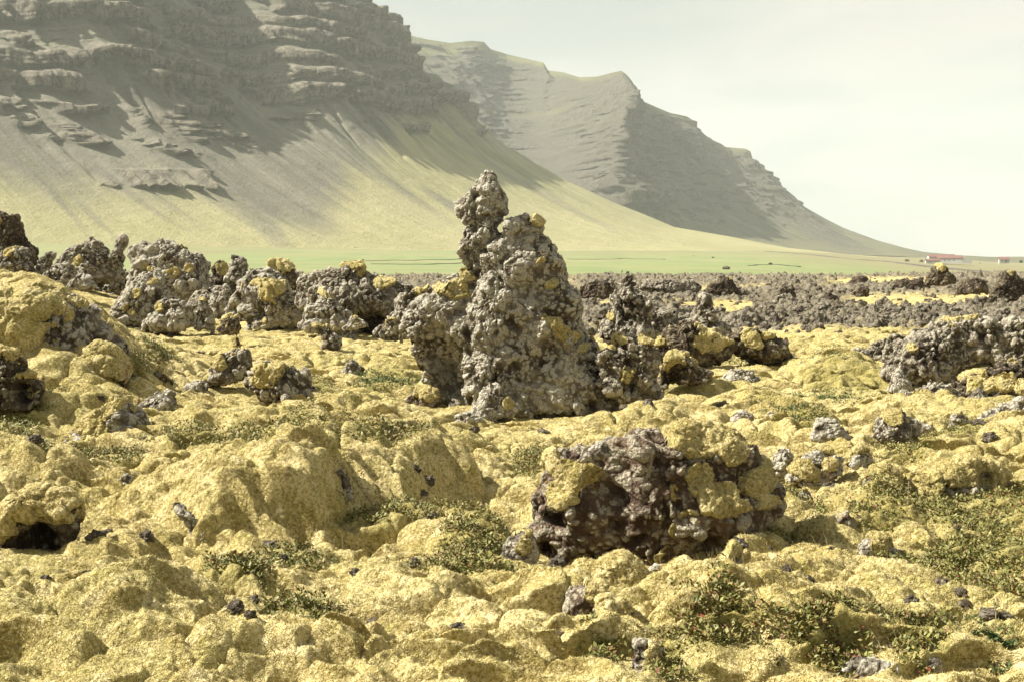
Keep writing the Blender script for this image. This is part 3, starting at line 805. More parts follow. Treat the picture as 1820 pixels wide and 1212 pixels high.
rock('dark heap on the near side of the golden moss patch in the rubble plain',
 [([(1446,548),(1456,524),(1474,516),(1492,524),(1500,545)], 0, .6)], D=48, style='dark', moss=-.6)
rock('dark slanted ridge of clinker behind the golden moss patch in the rubble plain',
 [([(1508,530),(1522,514),(1540,504),(1548,516),(1546,530)], 0, .6)], D=58, style='dark', moss=-.6)
rock('black lump at the right edge of the rubble plain',
 [([(1796,590),(1802,570),(1818,562),(1835,572),(1838,592)], 0, .7)], D=30, style='dark', moss=-.6)
rock('low dark clinker wall on the lava edge just right of the pinnacle',
 [([(1020,530),(1024,506),(1040,496),(1064,498),(1090,502),(1100,528)], 0, .4)], D=48, style='dark', moss=-.7, lump=.8)
rock('long low clinker wall on the lava edge between the cone and the sloping brown slab',
 [([(1124,512),(1136,502),(1160,500),(1190,500),(1215,497),(1236,496),(1246,508),(1240,518),(1180,520)], 0, .4)], D=62, style='grey', moss=-.6, lump=.8)
# patches of low heath (crowberry and bilberry) in the moss: photo x, y, radius x, radius y
HEATH = [(1700,930,170,50),(1740,1030,110,60),(1800,1100,60,40),(1560,960,60,25),(1640,1190,60,30),(1480,1190,80,30),(1270,1165,70,40),
 (850,1000,70,35),(700,960,110,22),(520,1035,70,25),(800,1050,100,15),(960,850,55,35),(700,835,100,25),(480,810,110,22),(200,825,70,20),(40,770,60,30),
 (60,830,70,20),(530,1130,90,22),(420,1095,60,15),(1170,1195,40,30),(1420,770,60,18),(1500,690,90,20),(690,695,70,28),(1400,940,60,25),(1780,900,60,25),(560,700,40,20),
 (340,800,60,15),(260,650,30,25),(1620,830,60,15),(1700,790,50,12)]
GREENP = [(690,690,70,30),(1450,720,90,22),(1480,670,60,14)]

xs_px = np.concatenate([np.arange(-1700, -460, 16.), np.arange(-460, -20, 4.5), np.arange(-20, 1840, 1.9), np.arange(1840, 2290, 4.5), np.arange(2290, 3520, 16.)])
_d = [2.6]
while _d[-1] < 145:
    D = _d[-1]
    st = .0052 + .00105 * D if D < 22 else .0283 * (D / 22) ** 1.25
    _d.append(D + st)
ds_g = np.array(_d)
TX = (xs_px - CX) / F_PX
GX = ds_g[:, None] * TX[None, :]
GY = np.repeat(ds_g[:, None], len(TX), 1)
GB = base_z(GX, GY).astype(np.float64)
gpx, gpy = to_px(GX, GY, GB)
# steep-sided moss mounds: plan outlines raised above the smooth ground
pn = per(15, GX * 1.6, GY * 1.6) * .22 + per(16, GX * 4., GY * 4.) * .08
def plateau(pts, h, w):
    P = np.array([at(p[0], p[1], p[2] if len(p) > 2 else ground_D(p[0], p[1]))[:2] for p in pts])
    lo, hi = P.min(0) - 1.2, P.max(0) + 1.2
    s = (GX > lo[0]) & (GX < hi[0]) & (GY > lo[1]) & (GY < hi[1])
    x, y = GX[s], GY[s]
    dist = np.full(x.shape, 9.); inside = np.zeros(x.shape, bool)
    for i in range(len(P)):
        a, b = P[i], P[(i + 1) % len(P)]; e = b - a
        tt = np.clip(((x - a[0]) * e[0] + (y - a[1]) * e[1]) / (e @ e), 0, 1)
        dist = np.minimum(dist, np.hypot(x - a[0] - tt * e[0], y - a[1] - tt * e[1]))
        inside ^= ((a[1] > y) != (b[1] > y)) & (x < (b[0] - a[0]) * (y - a[1]) / (b[1] - a[1] + 1e-9) + a[0])
    sd = np.where(inside, dist, -dist) + pn[s]
    GB[s] += h * np.sqrt(np.clip(1 - (1 - np.clip(sd / w, 0, 1)) ** 2, 0, 1))
plateau([(330,1008),(420,990),(520,982),(620,962),(700,940),(790,908),(866,886),(852,852),(780,800),(700,770),(560,790),(420,850),(330,920)], 0.165, .42)
plateau([(470,975),(540,980),(625,958),(640,905),(600,870),(520,868),(440,900)], 0.12, .30)
plateau([(700,925),(790,905),(858,882),(845,850),(780,838),(700,850)], 0.045, .25)
plateau([(-350,520,16.),(100,515,15.5),(188,572,14.4),(228,636,13.2),(222,690,12.4),(130,700,11.8),(20,690,11.4),(-350,690,11)], 0.07, .55)
plateau([(1010,1185),(1080,1110),(1250,1055),(1400,1012),(1530,1000),(1640,1060),(1730,1140),(1640,1165),(1450,1185),(1250,1200)], 0.075, .35)
plateau([(1380,1120),(1500,1060),(1600,1075),(1700,1135),(1560,1140)], 0.04, .25)
plateau([(1380,660),(1440,632),(1500,622),(1552,640),(1575,692),(1500,700),(1420,690)], 0.19, .8)
plateau([(880,905),(960,850),(1000,815),(960,790),(900,800),(860,830)], 0.035, .3)
plateau([(300,890),(420,860),(480,820),(430,790),(330,800),(250,840)], 0.045, .3)
plateau([(0,900),(120,880),(230,860),(200,820),(60,815),(-60,850)], 0.05, .3)
plateau([(1290,1078),(1330,1040),(1400,990),(1440,940),(1400,905),(1350,955),(1285,1040)], .13, .3)
plateau([(920,1085),(1000,1070),(1075,1075),(1050,1112),(950,1108)], .08, .2)
for _ in range(460):
    py = 500 + 700 * rng.random() ** .8; px = rng.uniform(-200, 2020)
    y0 = 2022 * 1.9 / (py - 470)
    if y0 > 26 or y0 < 4: continue
    x0 = (px - CX) / F_PX * y0; r = rng.uniform(.16, .55) * (1 + y0 * .02); h = r * rng.uniform(.08, .24) * (.4 + .6 * float(sm(6.5, 9., y0)))
    s = (np.abs(GX - x0) < 1.6 * r) & (np.abs(GY - y0) < 1.6 * r)
    a_ = rng.uniform(0, 3.1); dx, dy = GX[s] - x0, GY[s] - y0
    u_ = dx * math.cos(a_) + dy * math.sin(a_); v_ = (-dx * math.sin(a_) + dy * math.cos(a_)) * rng.uniform(1., 1.7)
    rr = np.sqrt(u_ * u_ + v_ * v_) / r + pn[s] * .7 / max(r, .3) * .5
    GB[s] = GB[s] + h * np.clip(1 - np.maximum(rr, 0) ** 2.4, 0, 1) ** .6

X, Y = GX, GY
w1 = per(3, X * .9, Y * .9) * .22; w2 = per(4, X * .9, Y * .9) * .22
wx = X + w1; wy = Y + w2
mod = sm(-.5, .6, per(5, X * .45, Y * .45))
big = per(6, X * .55, Y * .55) * .10 + per(7, X * 1.25, Y * 1.25) * .055
f1, f2, _ = wor(8, wx * 1.35, wy * 1.75)
hum1 = (np.clip(1 - f1 * f1, -.4, 1) - .5) * .135
f1b, f2b, _ = wor(9, (X + w2 * .6) * 3.1, (Y + w1 * .6) * 4.0)
hum2 = (np.clip(1 - f1b * f1b, -.3, 1) - .5) * .088
fold = (.30 - np.sqrt(per(10, wx * 1.8 + Y * .5, wy * 3.6 + X * .7) ** 2 + .0020)) * .25
fold3 = (.25 - np.sqrt(per(33, wx * 8.5 + Y, wy * 15. + X * 1.5) ** 2 + .003)) * .034
fold2 = (.25 - np.sqrt(per(11, X * 4.6, Y * 8.5 + w1 * 8) ** 2 + .002)) * .085
f1c, _, _ = wor(19, (X + w1 * .5) * 8., (Y + w2 * .5) * 9.)
hum3 = (np.clip(1 - f1c * f1c, -.2, 1) - .5) * .010
fuzz = hum3 + per(12, X * 26., Y * 30.) * .006 + per(13, X * 62., Y * 70.) * .003
jit = (rng.random(X.shape).astype(np.float32) - .5) * .002
near = 1 - sm(26, 45, Y)
crease = -np.exp(-np.maximum(f2 - f1, 0) / .07) * .095 * sm(-.25, .25, per(17, X * .6, Y * .6)) - np.exp(-np.maximum(f2b - f1b, 0) / .09) * .045 * sm(-.2, .3, per(18, X * .9 + 9, Y * .9))
flat = .5 + .5 * sm(6.3, 9.5, Y)
tuft, _, _ = wor(14, X * 27., Y * 27.)
tuft = (.6 - tuft) * .006 * sm(13, 9, Y)
moss_h = tuft + fold3 * near + crease + flat * big + hum1 * flat * (.45 + .75 * mod) + hum2 * (.5 + .6 * mod) + fold * (1.1 - .5 * mod) + (fold2 + fuzz + jit) * near
# bare lava rubble in the distance
zr = fbm(20, [X * .16, Y * .075], 4)
zone = sm(23, 31, Y) * sm(930, 1050, gpx) + sm(30, 40, Y) * sm(1000, 850, gpx)
zone = np.clip(zone, 0, 1)
patch = np.zeros_like(X)
for (px, py, rx, ry) in [(1620,545,120,15),(1560,505,110,7),(1780,540,90,14),(1270,520,90,5),(1270,555,90,10),(1450,610,110,22),(1560,600,50,10),(1100,555,40,20)]:
    patch = np.maximum(patch, sm(1.25, .75, np.sqrt(((gpx - px) / rx) ** 2 + ((gpy - py) / ry) ** 2) + 1.1 * zr))
bare = zone * sm(-.42, -.22, zr) * (1 - patch)
bare = np.clip(bare, 0, 1)
c1, _, ci = wor(21, X * 1.0 + w1, Y * .8 + w2)
c2, _, ci2 = wor(22, X * 2.3, Y * 1.9)
c3, _, _ = wor(23, X * 5.2, Y * 4.6)
rub = (.85 - c1) * (.22 + .42 * ci ** 2) + (.7 - c2) * .36 * (.3 + ci2) + (.6 - c3) * .22 + per(24, X * .35, Y * .25) * .30
crest = 1 + sm(60, 110, Y) * .5
GZ = GB + moss_h * (1 - .7 * bare) + bare * rub * .85 * crest + patch * zone * .12
# the moss lies lower round the foot of each rock
wr = np.zeros_like(X)
for (rx_, ry_, rr_) in FEET:
    s = (np.abs(X - rx_) < rr_ * 2) & (np.abs(Y - ry_) < rr_ * 2)
    if s.any():
        dd_ = np.sqrt((X[s] - rx_) ** 2 + ((Y[s] - ry_ + rr_ * .3)) ** 2) / rr_
        wr[s] = np.maximum(wr[s], sm(1.75, 1.0, dd_))
add = GZ - GB
GZ = GZ - wr * np.maximum(add, 0) * .35
heath = np.zeros_like(X)
hn = fbm(30, [X * 1.8, Y * 1.8], 3)
for (px, py, rx, ry) in HEATH:
    s = (np.abs(gpx - px) < rx * 2) & (np.abs(gpy - py) < ry * 2)
    if s.any():
        r = np.sqrt(((gpx[s] - px) / rx) ** 2 + ((gpy[s] - py) / ry) ** 2)
        heath[s] = np.maximum(heath[s], sm(1.15, .55, r + .55 * hn[s]))
heath = np.maximum(heath, sm(.30, .6, fbm(31, [X * .8, Y * .8], 4)) * .6 * (1 - sm(18, 26, Y)))
heath *= 1 - bare
GZ = GZ + heath * per(32, X * 14, Y * 14) * .02 * near
sag = (fold * .85 + hum2 * .35 + hum1 * .2) * (1 - bare) * near
GYs = GY - sag
LAVA_V = np.stack([GX, GYs, GZ], -1).reshape(-1, 3)
me = mesh_np('moss_ground', LAVA_V, grid_faces(*GX.shape), True, {'bare': bare, 'heath': heath})
ground = tag(link('moss_ground', me, M['ground']), kind='structure')

def gz(X, Y):
    """height of the finished ground"""
    j = np.interp(np.asarray(X) / np.asarray(Y), TX, np.arange(len(TX)))
    i = np.interp(np.asarray(Y), ds_g, np.arange(len(ds_g)))
    return GZ[np.clip(np.round(i).astype(int), 0, len(ds_g) - 1), np.clip(np.round(j).astype(int), 0, len(TX) - 1)]


# seat the rocks on the finished ground
for o in ROCKS.values():
    x, y, z = o.location
    if y > 22 or o.name.startswith('mossy_mound'): continue
    rr = [f[2] for f in FEET if f[0] == x or abs(f[0] - x) < 1e-4][0]
    aa = np.linspace(0, 6.283, 12)
    h = float(np.mean(gz(x + np.cos(aa) * rr, y + np.sin(aa) * rr * .6 - rr * .2))) - float(base_z(x, y))
    o.location.z = z + max(-.05, min(.3, h)) + .012
# ------------------------------------------------------------------ mountains and meadow
def polar_sheet(name, xs, yfoot, ycrest, Dfoot, Dcrest, nt, shape, nrm, disp, back, mat, masks, push=None, power=1.25):
    """a real hillside: every bearing runs from its foot to its crest at true distances, then falls away behind"""
    t = np.linspace(-.02, 1, nt)[:, None]
    kx = np.exp(-(np.arange(-90, 91) / 38.) ** 2); kx /= kx.sum()
    sc_ = np.convolve(np.pad(ycrest, 90, 'edge'), kx, 'valid')
    tp = np.clip(t, 0, 1)
    y = yfoot[None] + (sc_ - yfoot)[None] * shape(t, xs[None]) + (ycrest - sc_)[None] * tp ** 7
    D = Dfoot[None] + (Dcrest - Dfoot)[None] * t
    xx = np.repeat(xs[None], nt, 0)
    if push is not None: D = D + push(xx, t)
    a, b = ray(xx, y)
    X, Y, Z = a * D, D, EYE + b * D
    return X, Y, Z, t, xx, y

def finish_sheet(name, X, Y, Z, back, mat, attrs):
    # the land carries on behind the crest as a falling plateau
    xb, yb, zb = [X], [Y], [Z]
    for (k, dz) in back:
        xb.append(X[-1:] * k); yb.append(Y[-1:] * k); zb.append(Z[-1:] - dz)
    X2, Y2, Z2 = np.concatenate(xb), np.concatenate(yb), np.concatenate(zb)
    nb = len(back)
    at_ = {k: np.concatenate([v] + [v[-1:]] * nb) for k, v in attrs.items()}
    V = np.stack([X2, Y2, Z2], -1).reshape(-1, 3)
    me = mesh_np(name, V, grid_faces(*X2.shape), True, at_)
    return tag(link(name, me, mat), kind='structure')

def band(z, z0, z1, up):
    r = sm(z0, z1, z)
    return np.where(z < z1, r, np.exp(-np.maximum(z - z1, 0) / up)) - .35 * np.exp(-((z - z0) / (.6 * (z1 - z0))) ** 2)

# near mountain -----------------------------------------------------
xs = np.concatenate([np.arange(-900, -30, 6.), np.arange(-30, 1560, 1.8)])
yf1 = interp(xs, [(-900,452),(0,432),(300,436),(600,442),(830,447),(1000,447),(1200,446),(1400,448),(1480,452),(1560,458)])
yc1 = interp(xs, [(-900,-260),(0,-175),(300,-130),(500,-75),(600,-28),(640,-2),(655,10),(672,14),(690,42),(702,60),(730,92),(742,122),(770,134),(790,158),(815,182),(830,188),(860,224),(900,260),(950,289),(1000,318),(1090,360),(1200,404),(1290,420),(1400,441),(1500,452),(1560,457)])
df1 = interp(xs, [(-900,560),(0,800),(400,860),(830,960),(1200,1150),(1560,1420)])
dc1 = interp(xs, [(-900,1080),(0,1320),(300,1460),(650,1720),(800,1740),(1000,1690),(1200,1600),(1560,1470)])
NX, NY = .72, -.69
def push1(xx, t):
    # two promontories of the wall with a scree chute between them
    u = (xx - 330 - 250 * (1 - t)) / 70.
    return 95 * np.exp(-u * u) * sm(.25, .75, t) - 70 * np.exp(-((xx - 120 - 150 * (1 - t)) / 140) ** 2) * sm(.35, .8, t) - 45 * np.exp(-((xx - 545 - 200 * (1 - t)) / 90) ** 2) * sm(.4, .8, t)
X, Y, Z, t, xx, yy = polar_sheet('m', xs, yf1, yc1, df1, dc1, 620, lambda t, x: .80 * t + .20 * t * t, None, None, None, None, None, push1)
u = X * .69 + Y * .72
fw = fbm(40, [u / 90, Z / 140], 4)
un = u + 22 * fw
zz = Z + 20 * fbm(41, [u / 130, Z / 200], 4) + 7 * per(42, u / 30, Z / 40) - .07 * (u - 486)
fade = sm(1.0, .96, t) * .0 + 1
tall = sm(930, 760, xx)                     # the wall dies out to the right
# talus tongues cover the rock unevenly
cover = fbm(43, [u / 120, Z / 420 + .3], 4)
def zone_(zlo, zhi): return sm(zlo - 15, zlo + 10, zz) * sm(zhi + 15, zhi - 10, zz)
D1 = np.zeros_like(X); C1 = np.zeros_like(X)
for i, (z0, z1, amp, thr, up) in enumerate([(140, 150, 5, .12, 14), (168, 186, 15, -.14, 20), (192, 206, 12, -.20, 18), (216, 230, 13, -.12, 18), (244, 262, 15, -.22, 20), (270, 282, 10, -.2, 18), (294, 312, 14, -.26, 20), (322, 334, 11, -.3, 18), (346, 362, 13, -.3, 20), (376, 392, 12, -.35, 20)]):
    pr = sm(thr - .10, thr + .22, fbm(50 + i, [un / 85, Z / 90], 5)) * tall
    D1 += band(zz, z0, z1, up) * amp * pr
    C1 = np.maximum(C1, sm(z0 - 3, z0 + 3, zz) * sm(z1 + 5, z1 - 1, zz) * sm(.1, .5, pr))
# photo-known outcrops: pixel x, y, half width px, half height px
LED = fbm(44, [un / 42, zz / 11], 5)
LED2 = fbm(48, [un / 26, zz / 9], 5)
def spot(cx, cy, rx, ry, ang=0.):
    ca, sa = math.cos(ang), math.sin(ang)
    dx, dy = xx - cx, yy - cy
    return np.exp(-(((dx * ca + dy * sa) / rx) ** 2 + ((-dx * sa + dy * ca) / ry) ** 2) ** 2)
low = sm(1.05, .75, np.sqrt(((xx - 278 + .2 * (yy - 318)) / 105) ** 2 + ((yy - 318) / 22) ** 2) + .2 * fw)
lx = sm(168, 190, xx + 14 * fw) * sm(392, 365, xx + 14 * fw); ltop = 303 + 5 * per(45, un / 9, Z * 0); lbot = 334 + 9 * per(46, un / 8, Z * 0) + .04 * (xx - 280)
low = lx * sm(ltop - 3, ltop + 2, yy) * sm(lbot + 3, lbot - 3, yy)
D1 += lx * 2 * sm(342, 306, yy) * np.where(yy < 304, np.exp(-(304 - yy) / 75.), 1) + low * (1 - np.abs(per(47, un / 8, Z / 60)) * 2.8) * 3; C1 = np.maximum(C1, low * sm(-.35, .1, per(49, un / 11, Z / 30)))
for (cx, cy, rx, ry) in [(545,185,26,34),(350,230,110,22),(330,180,60,16),(90,225,70,16),(30,190,40,14),(300,265,60,10),(140,245,60,12)]:
    s_ = spot(cx, cy, rx, ry, .25)
    D1 += s_ * (2 + 5 * LED); C1 = np.maximum(C1, s_ * sm(-.12, .2, LED))
# ribs, buttresses and joints on the cliffs
rib = 1 - np.abs(per(60, un / 34, Z / 300)) * 2
rib2 = 1 - np.abs(per(61, un / 13, Z / 90)) * 2
rib3 = per(62, un / 5.5, Z / 18)
w_, _, wi = wor(63, un / 30, Z / 26, X / 60)
D1 += C1 * (rib * 14 + rib2 * 8 + rib3 * 3. + (.6 - w_) * 5)
rockz = sm(140, 200, Z) * tall
thin = np.abs(((zz + 5 * fw) / 11.) % 1 - .35)
D1 += rockz * (.35 - thin) * 7 * sm(-.35, .3, LED)
D1 += rockz * LED2 * 5 * sm(-.5, .3, cover + .4)
D1 += rockz * (fbm(64, [un / 60, Z / 80], 5) * 16 + (rib2 * 1.6 + fbm(66, [u / 16, Z / 12], 3) * 3) * sm(-.3, .2, cover))
gl = sm(.11, 0., np.abs(per(120, u / 62 + .35 * per(121, u / 90, Z / 90), Z / 900)))
gl2 = sm(.10, 0., np.abs(per(122, u / 27 + .3 * per(123, u / 40, Z / 60), Z / 500)))
D1 -= (gl * 15 + gl2 * 6) * sm(95, 170, Z) * tall
# gullies run down the fall line
for (cx, cy, wd, dep, y0, y1) in [(150,285,7,15,120,330),(62,230,6,9,120,270),(372,300,5,6,240,420),(250,150,6,9,20,150),(205,120,5,8,30,140),(405,190,6,7,60,260),]:
    j = int(np.argmin(np.abs(xs - cx))); i = int(np.argmin(np.abs(yy[:, j] - cy)))
    du = u - u[i, j] + 7 * per(70, Z / 40, Z * 0 + cx) + 3 * per(71, Z / 11, Z * 0 + cx)
    g = np.exp(-(du / wd) ** 2) * sm(y0 - 20, y0 + 20, yy) * sm(y1 + 25, y1 - 25, yy)
    D1 -= g * dep * (.7 + .5 * per(72, Z / 12, u * 0 + cx))
# rills on the talus
tal = sm(190, 90, Z)
flow = fbm(73, [u / 30, Z / 500], 4); flow2 = fbm(74, [u / 9, Z / 220], 3)
D1 += (flow * 5 + flow2 * 1.2 + fbm(75, [u / 60, Z / 60], 3) * 3) * sm(0, 40, Z) * sm(1500, 1250, xx)
X = X + NX * D1; Y = Y + NY * D1
# ground cover by height and by fall-line streaks
s1 = fbm(76, [u / 70, Z / 900], 4); s2 = fbm(77, [u / 18, Z / 500], 4)
g_edge = interp(xx.ravel(), [(-900,320),(0,300),(120,330),(250,345),(370,360),(480,395),(600,330),(660,280),(720,210),(800,205),(870,240),(960,280),(1100,350),(1600,400)]).reshape(xx.shape)
grass = sm(-45, 60, yy - g_edge + 70 * s1 + 45 * s2)
scree = np.zeros_like(X)
for (cx, cy, rx, ry, ang, k) in [(520,345,95,42,.75,.95),(430,300,130,40,.75,.8),(470,400,60,20,.75,.6),(660,300,150,9,.60,.75),(800,365,60,8,.55,.8),(940,330,170,7,.50,.5),(600,240,160,24,.72,.5),(80,330,120,6,.85,.6),(160,380,60,6,.75,.55)]:
    scree = np.maximum(scree, k * spot(cx, cy, rx, ry, ang) * sm(-.9, .2, s2 + .6))
grass = np.clip(grass * (1 - scree), 0, 1) * (1 - .85 * C1)
green = np.zeros_like(X)
for (cx, cy, rx, ry, ang, k) in [(900,290,100,7,.55,.75),(830,240,60,8,.6,.55),(640,270,90,6,.72,.4),(520,400,60,8,.8,.3),(60,300,70,8,.8,.35),(1010,345,60,5,.45,.4)]:
    green = np.maximum(green, k * spot(cx, cy, rx, ry, ang) * sm(-.4, .3, s2))
green = np.maximum(green, .3 * sm(.15, .6, fbm(78, [u / 40, Z / 80], 4)) * sm(120, 250, Z))
streak = np.clip(.5 + .6 * s2 + .3 * s1, 0, 1)
finish_sheet('near_mountain', X, Y, Z, [(1.03, 4), (1.12, 30), (1.3, 200), (1.5, 420)], M['mount_near'],
             {'grass': grass, 'rock': np.clip(C1, 0, 1), 'green': green, 'streak': streak})

# far mountain ------------------------------------------------------
xs = np.concatenate([np.arange(560, 1700, 1.5), np.arange(1700, 2400, 8.)])
yf2 = interp(xs, [(560,452),(1500,452),(1600,456),(1660,461),(1760,469),(2400,472)])
yc2 = interp(xs, [(560,10),(640,28),(700,52),(725,63),(760,71),(800,77),(838,73),(860,75),(872,88),(905,98),(940,106),(966,112),(974,126),(1000,129),(1030,138),(1060,137),(1082,131),(1100,127),(1107,133),(1112,150),(1122,158),(1129,168),(1131,178),(1150,184),(1190,201),(1222,208),(1232,214),(1240,228),(1256,243),(1290,262),(1325,265),(1334,270),(1338,284),(1352,292),(1372,310),(1388,330),(1412,350),(1430,370),(1470,394),(1500,410),(1560,434),(1610,449),(1640,456),(1700,463),(1760,467.5),(2400,471)])
df2 = interp(xs, [(560,1850),(1100,1850),(1300,2000),(1500,2100),(1700,1750),(1800,1600),(2400,1600)])
dc2 = interp(xs, [(560,2900),(900,2850),(1060,2620),(1110,2480),(1300,2720),(1500,2600),(1640,2200),(1800,1750),(2400,1700)])
def push2(xx, t):
    xr = 1100 - 10 * sm(1, .55, t) + 60 * sm(.55, .1, t)
    return -210 * np.exp(-np.abs((xx - xr) / 85) ** 1.4) * sm(.12, .5, t) * sm(1.08, .86, t) + 120 * np.exp(-((xx - 930) / 90) ** 2) * sm(.3, .7, t)
X, Y, Z, t, xx, yy = polar_sheet('m', xs, yf2, yc2, df2, dc2, 520, lambda t, x: .86 * t + .14 * t * t, None, None, None, None, None, push2)
u = X * .78 + Y * .62
fw = fbm(90, [u / 120, Z / 160], 4); un = u + 25 * fw
zz = Z + 8 * fbm(91, [u / 200, Z / 300], 3) + .02 * (xx - 1100)
D2 = np.zeros_like(X); C2 = np.zeros_like(X)
crest_dep = yy - yc2[None]                                # pixels below the skyline
# rim cliffs
rim = sm(2, 9, crest_dep - 8 - 26 * sm(980, 720, xx)) * sm(70, 30, crest_dep - 26 * sm(980, 720, xx)) * sm(1600, 1500, xx)
rimn = sm(-.35, .15, fbm(92, [u / 140, Z / 600], 4)) * rim
butt = np.exp(-(((xx - 1092) / 42) ** 2 + ((yy - 172) / 42) ** 2) ** 2)
C2 = np.maximum(C2, np.maximum(rimn * sm(1060, 940, xx) * .8 + rimn * sm(1120, 1160, xx) * .9, butt))
lowc = sm(1.1, .7, np.sqrt(((xx - 1130) / 68) ** 2 + ((yy - 347) / 20) ** 2) + .2 * fw)
C2 = np.maximum(C2, lowc); D2 += lowc * 14
strata = np.clip(.5 + .28 * np.sin(zz / 15.5 * 6.28 + 2.2 * fw) + .55 * fbm(101, [un / 50, zz / 13], 4), 0, 1)
szone = np.clip(np.exp(-(((xx - 1090 - .25 * (yy - 270)) / 135) ** 2 + ((yy - 272) / 62) ** 2) ** 2) + .75 * np.exp(-(((xx - 900) / 90) ** 2 + ((yy - 185) / 48) ** 2) ** 2)
                + .6 * np.exp(-(((xx - 1230) / 90) ** 2 + ((yy - 235) / 28) ** 2) ** 2) + .7 * np.exp(-(((xx - 1370) / 60) ** 2 + ((yy - 318) / 26) ** 2) ** 2), 0, 1)
brk = sm(-.35, .2, fbm(93, [u / 70, Z / 60], 4))
D2 += szone * (strata - .5) * 17 * brk
rgh = fbm(105, [un / 55, zz / 24], 5)
C2 = np.maximum(C2, .8 * sm(.0, .22, rgh) * sm(30, 110, Z) * sm(3, 12, crest_dep) * sm(1560, 1450, xx))
D2 += sm(.0, .25, rgh) * 9 * sm(60, 130, Z) * sm(3, 14, crest_dep)
C2 = np.maximum(C2, szone * brk * sm(.45, .85, strata) * .9)
D2 += C2 * ((1 - np.abs(per(94, un / 26, Z / 160)) * 2) * 8 + (1 - np.abs(per(95, un / 11, Z / 60)) * 2) * 4) + butt * 18
D2 += rimn * 12
D2 += (fbm(102, [un / 34, zz / 12], 4) * 7 * sm(60, 130, Z) + fbm(96, [un / 90, Z / 90], 5) * 16 + fbm(97, [u / 24, Z / 200], 4) * 4) * sm(15, 90, Z) * sm(0, 12, crest_dep)
D2 -= sm(.13, .0, np.abs(per(103, u / 75 + .12 * fw, Z / 600))) * 13 * sm(50, 120, Z) * sm(5, 30, crest_dep)
D2 -= sm(.12, .0, np.abs(per(104, u / 32, Z / 400))) * 5 * sm(30, 90, Z) * sm(5, 30, crest_dep)
for (cx, cy, wd, dep) in []:
    j = int(np.argmin(np.abs(xs - cx))); i = int(np.argmin(np.abs(yy[:, j] - cy)))
    du = u - u[i, j] + 12 * per(98, Z / 60, Z * 0 + cx)
    D2 -= np.exp(-(du / wd) ** 2) * dep * sm(60, 110, Z) * sm(5, 25, crest_dep)
X = X + .62 * D2; Y = Y - .78 * D2
s1 = fbm(99, [u / 80, Z / 900], 4); s2 = fbm(100, [u / 22, Z / 400], 4)
grass = sm(365, 440, yy + 55 * s1 + 40 * s2) * .9
top = sm(12, 3, crest_dep - 20 * sm(980, 720, xx)) * sm(1420, 1300, xx)
grass = np.maximum(grass, top)
grass = np.maximum(grass, .7 * np.exp(-(((xx - 1170) / 60) ** 2 + ((yy - 205) / 22) ** 2)))
grass = np.maximum(grass, .55 * np.exp(-(((xx - 1000) / 70) ** 2 + ((yy - 205) / 22) ** 2)))
grass = np.maximum(grass, sm(1480, 1580, xx))
green = np.maximum(.15 * top, .35 * sm(.05, .5, s2) * sm(300, 380, yy) * sm(1120, 1180, xx) * sm(1500, 1400, xx))
finish_sheet('far_mountain', X, Y, Z, [(1.06, -10), (1.2, 30), (1.4, 300)], M['mount_far'],
             {'grass': np.clip(grass * (1 - .8 * C2), 0, 1), 'rock': np.clip(C2, 0, 1), 'green': np.clip(green, 0, 1), 'streak': np.clip(.5 + .6 * s2, 0, 1)})

# meadow ------------------------------------------------------------
xs = np.concatenate([np.arange(-1500, -30, 12.), np.arange(-30, 1850, 4.), np.arange(1850, 3000, 12.)])
ytop = interp(xs, [(-1500,450),(0,431),(300,435),(600,441),(830,446),(1200,445),(1400,447),(1480,451),(1560,456),(1640,459),(1700,462),(1760,466),(1840,469),(3000,470.5)])
dtop = interp(xs, [(-1500,600),(0,830),(400,890),(830,990),(1200,1180),(1480,1400),(1640,1680),(1760,1620),(3000,1650)])
q = np.linspace(0, 1, 260)[:, None]
y0 = 497.
yq = y0 + (ytop - y0)[None] * q
Dq = 128 * (dtop[None] / 128) ** (q ** .6)
a, b = ray(np.repeat(xs[None], 260, 0), yq)
X, Y, Z = a * Dq, Dq, EYE + b * Dq
Z = Z + fbm(110, [X / 60, Y / 60], 3) * .5 * sm(140, 300, Y) * sm(1., .9, q) - 1.2 * sm(150, 126, Y)
FX, FY, FZ = X, Y, Z
dry = sm(.13, .05, q + .06 * fbm(111, [X / 18, Y / 60], 3)) * .9
edge = interp(xs, [(-1500,440),(0,434),(300,438),(600,444),(830,440),(1100,452),(1250,446),(1330,449),(1440,463),(1560,474),(1640,486),(1700,490),(3000,494)])[None]
dry = np.maximum(dry, .9 * sm(15, -13, yq - edge + 14 * fbm(112, [X / 90, Y / 40], 3)))
dry = np.maximum(dry, .7 * sm(.25, .5, fbm(113, [X / 140, Y / 260], 4)) * sm(1250, 1150, np.repeat(xs[None], 260, 0)))
rows = [(1.15, .5), (1.6, 3.), (2.2, 6.), (3., 9.)]
xb, yb_, zb, db = [X], [Y], [Z], [dry]
for (k, dz) in rows:
    xb.append(X[-1:] * k); yb_.append(Y[-1:] * k); zb.append(np.minimum(Z[-1:] - dz, 0 * Z[-1:] + 3. - dz)); db.append(dry[-1:])
X2, Y2, Z2 = map(np.concatenate, (xb, yb_, zb))
me = mesh_np('meadow', np.stack([X2, Y2, Z2], -1).reshape(-1, 3), grid_faces(*X2.shape), True, {'dry': np.concatenate(db)})
tag(link('meadow', me, M['field']), kind='structure')
def meadow_at(x, y):
    j = int(np.argmin(np.abs(xs - x))); i = int(np.argmin(np.abs(yq[:, j] - y)))
    k = Y[i, j]
    return np.array([(x - CX) / F_PX * k / 1.0 * 1.0, k, Z[i, j]])

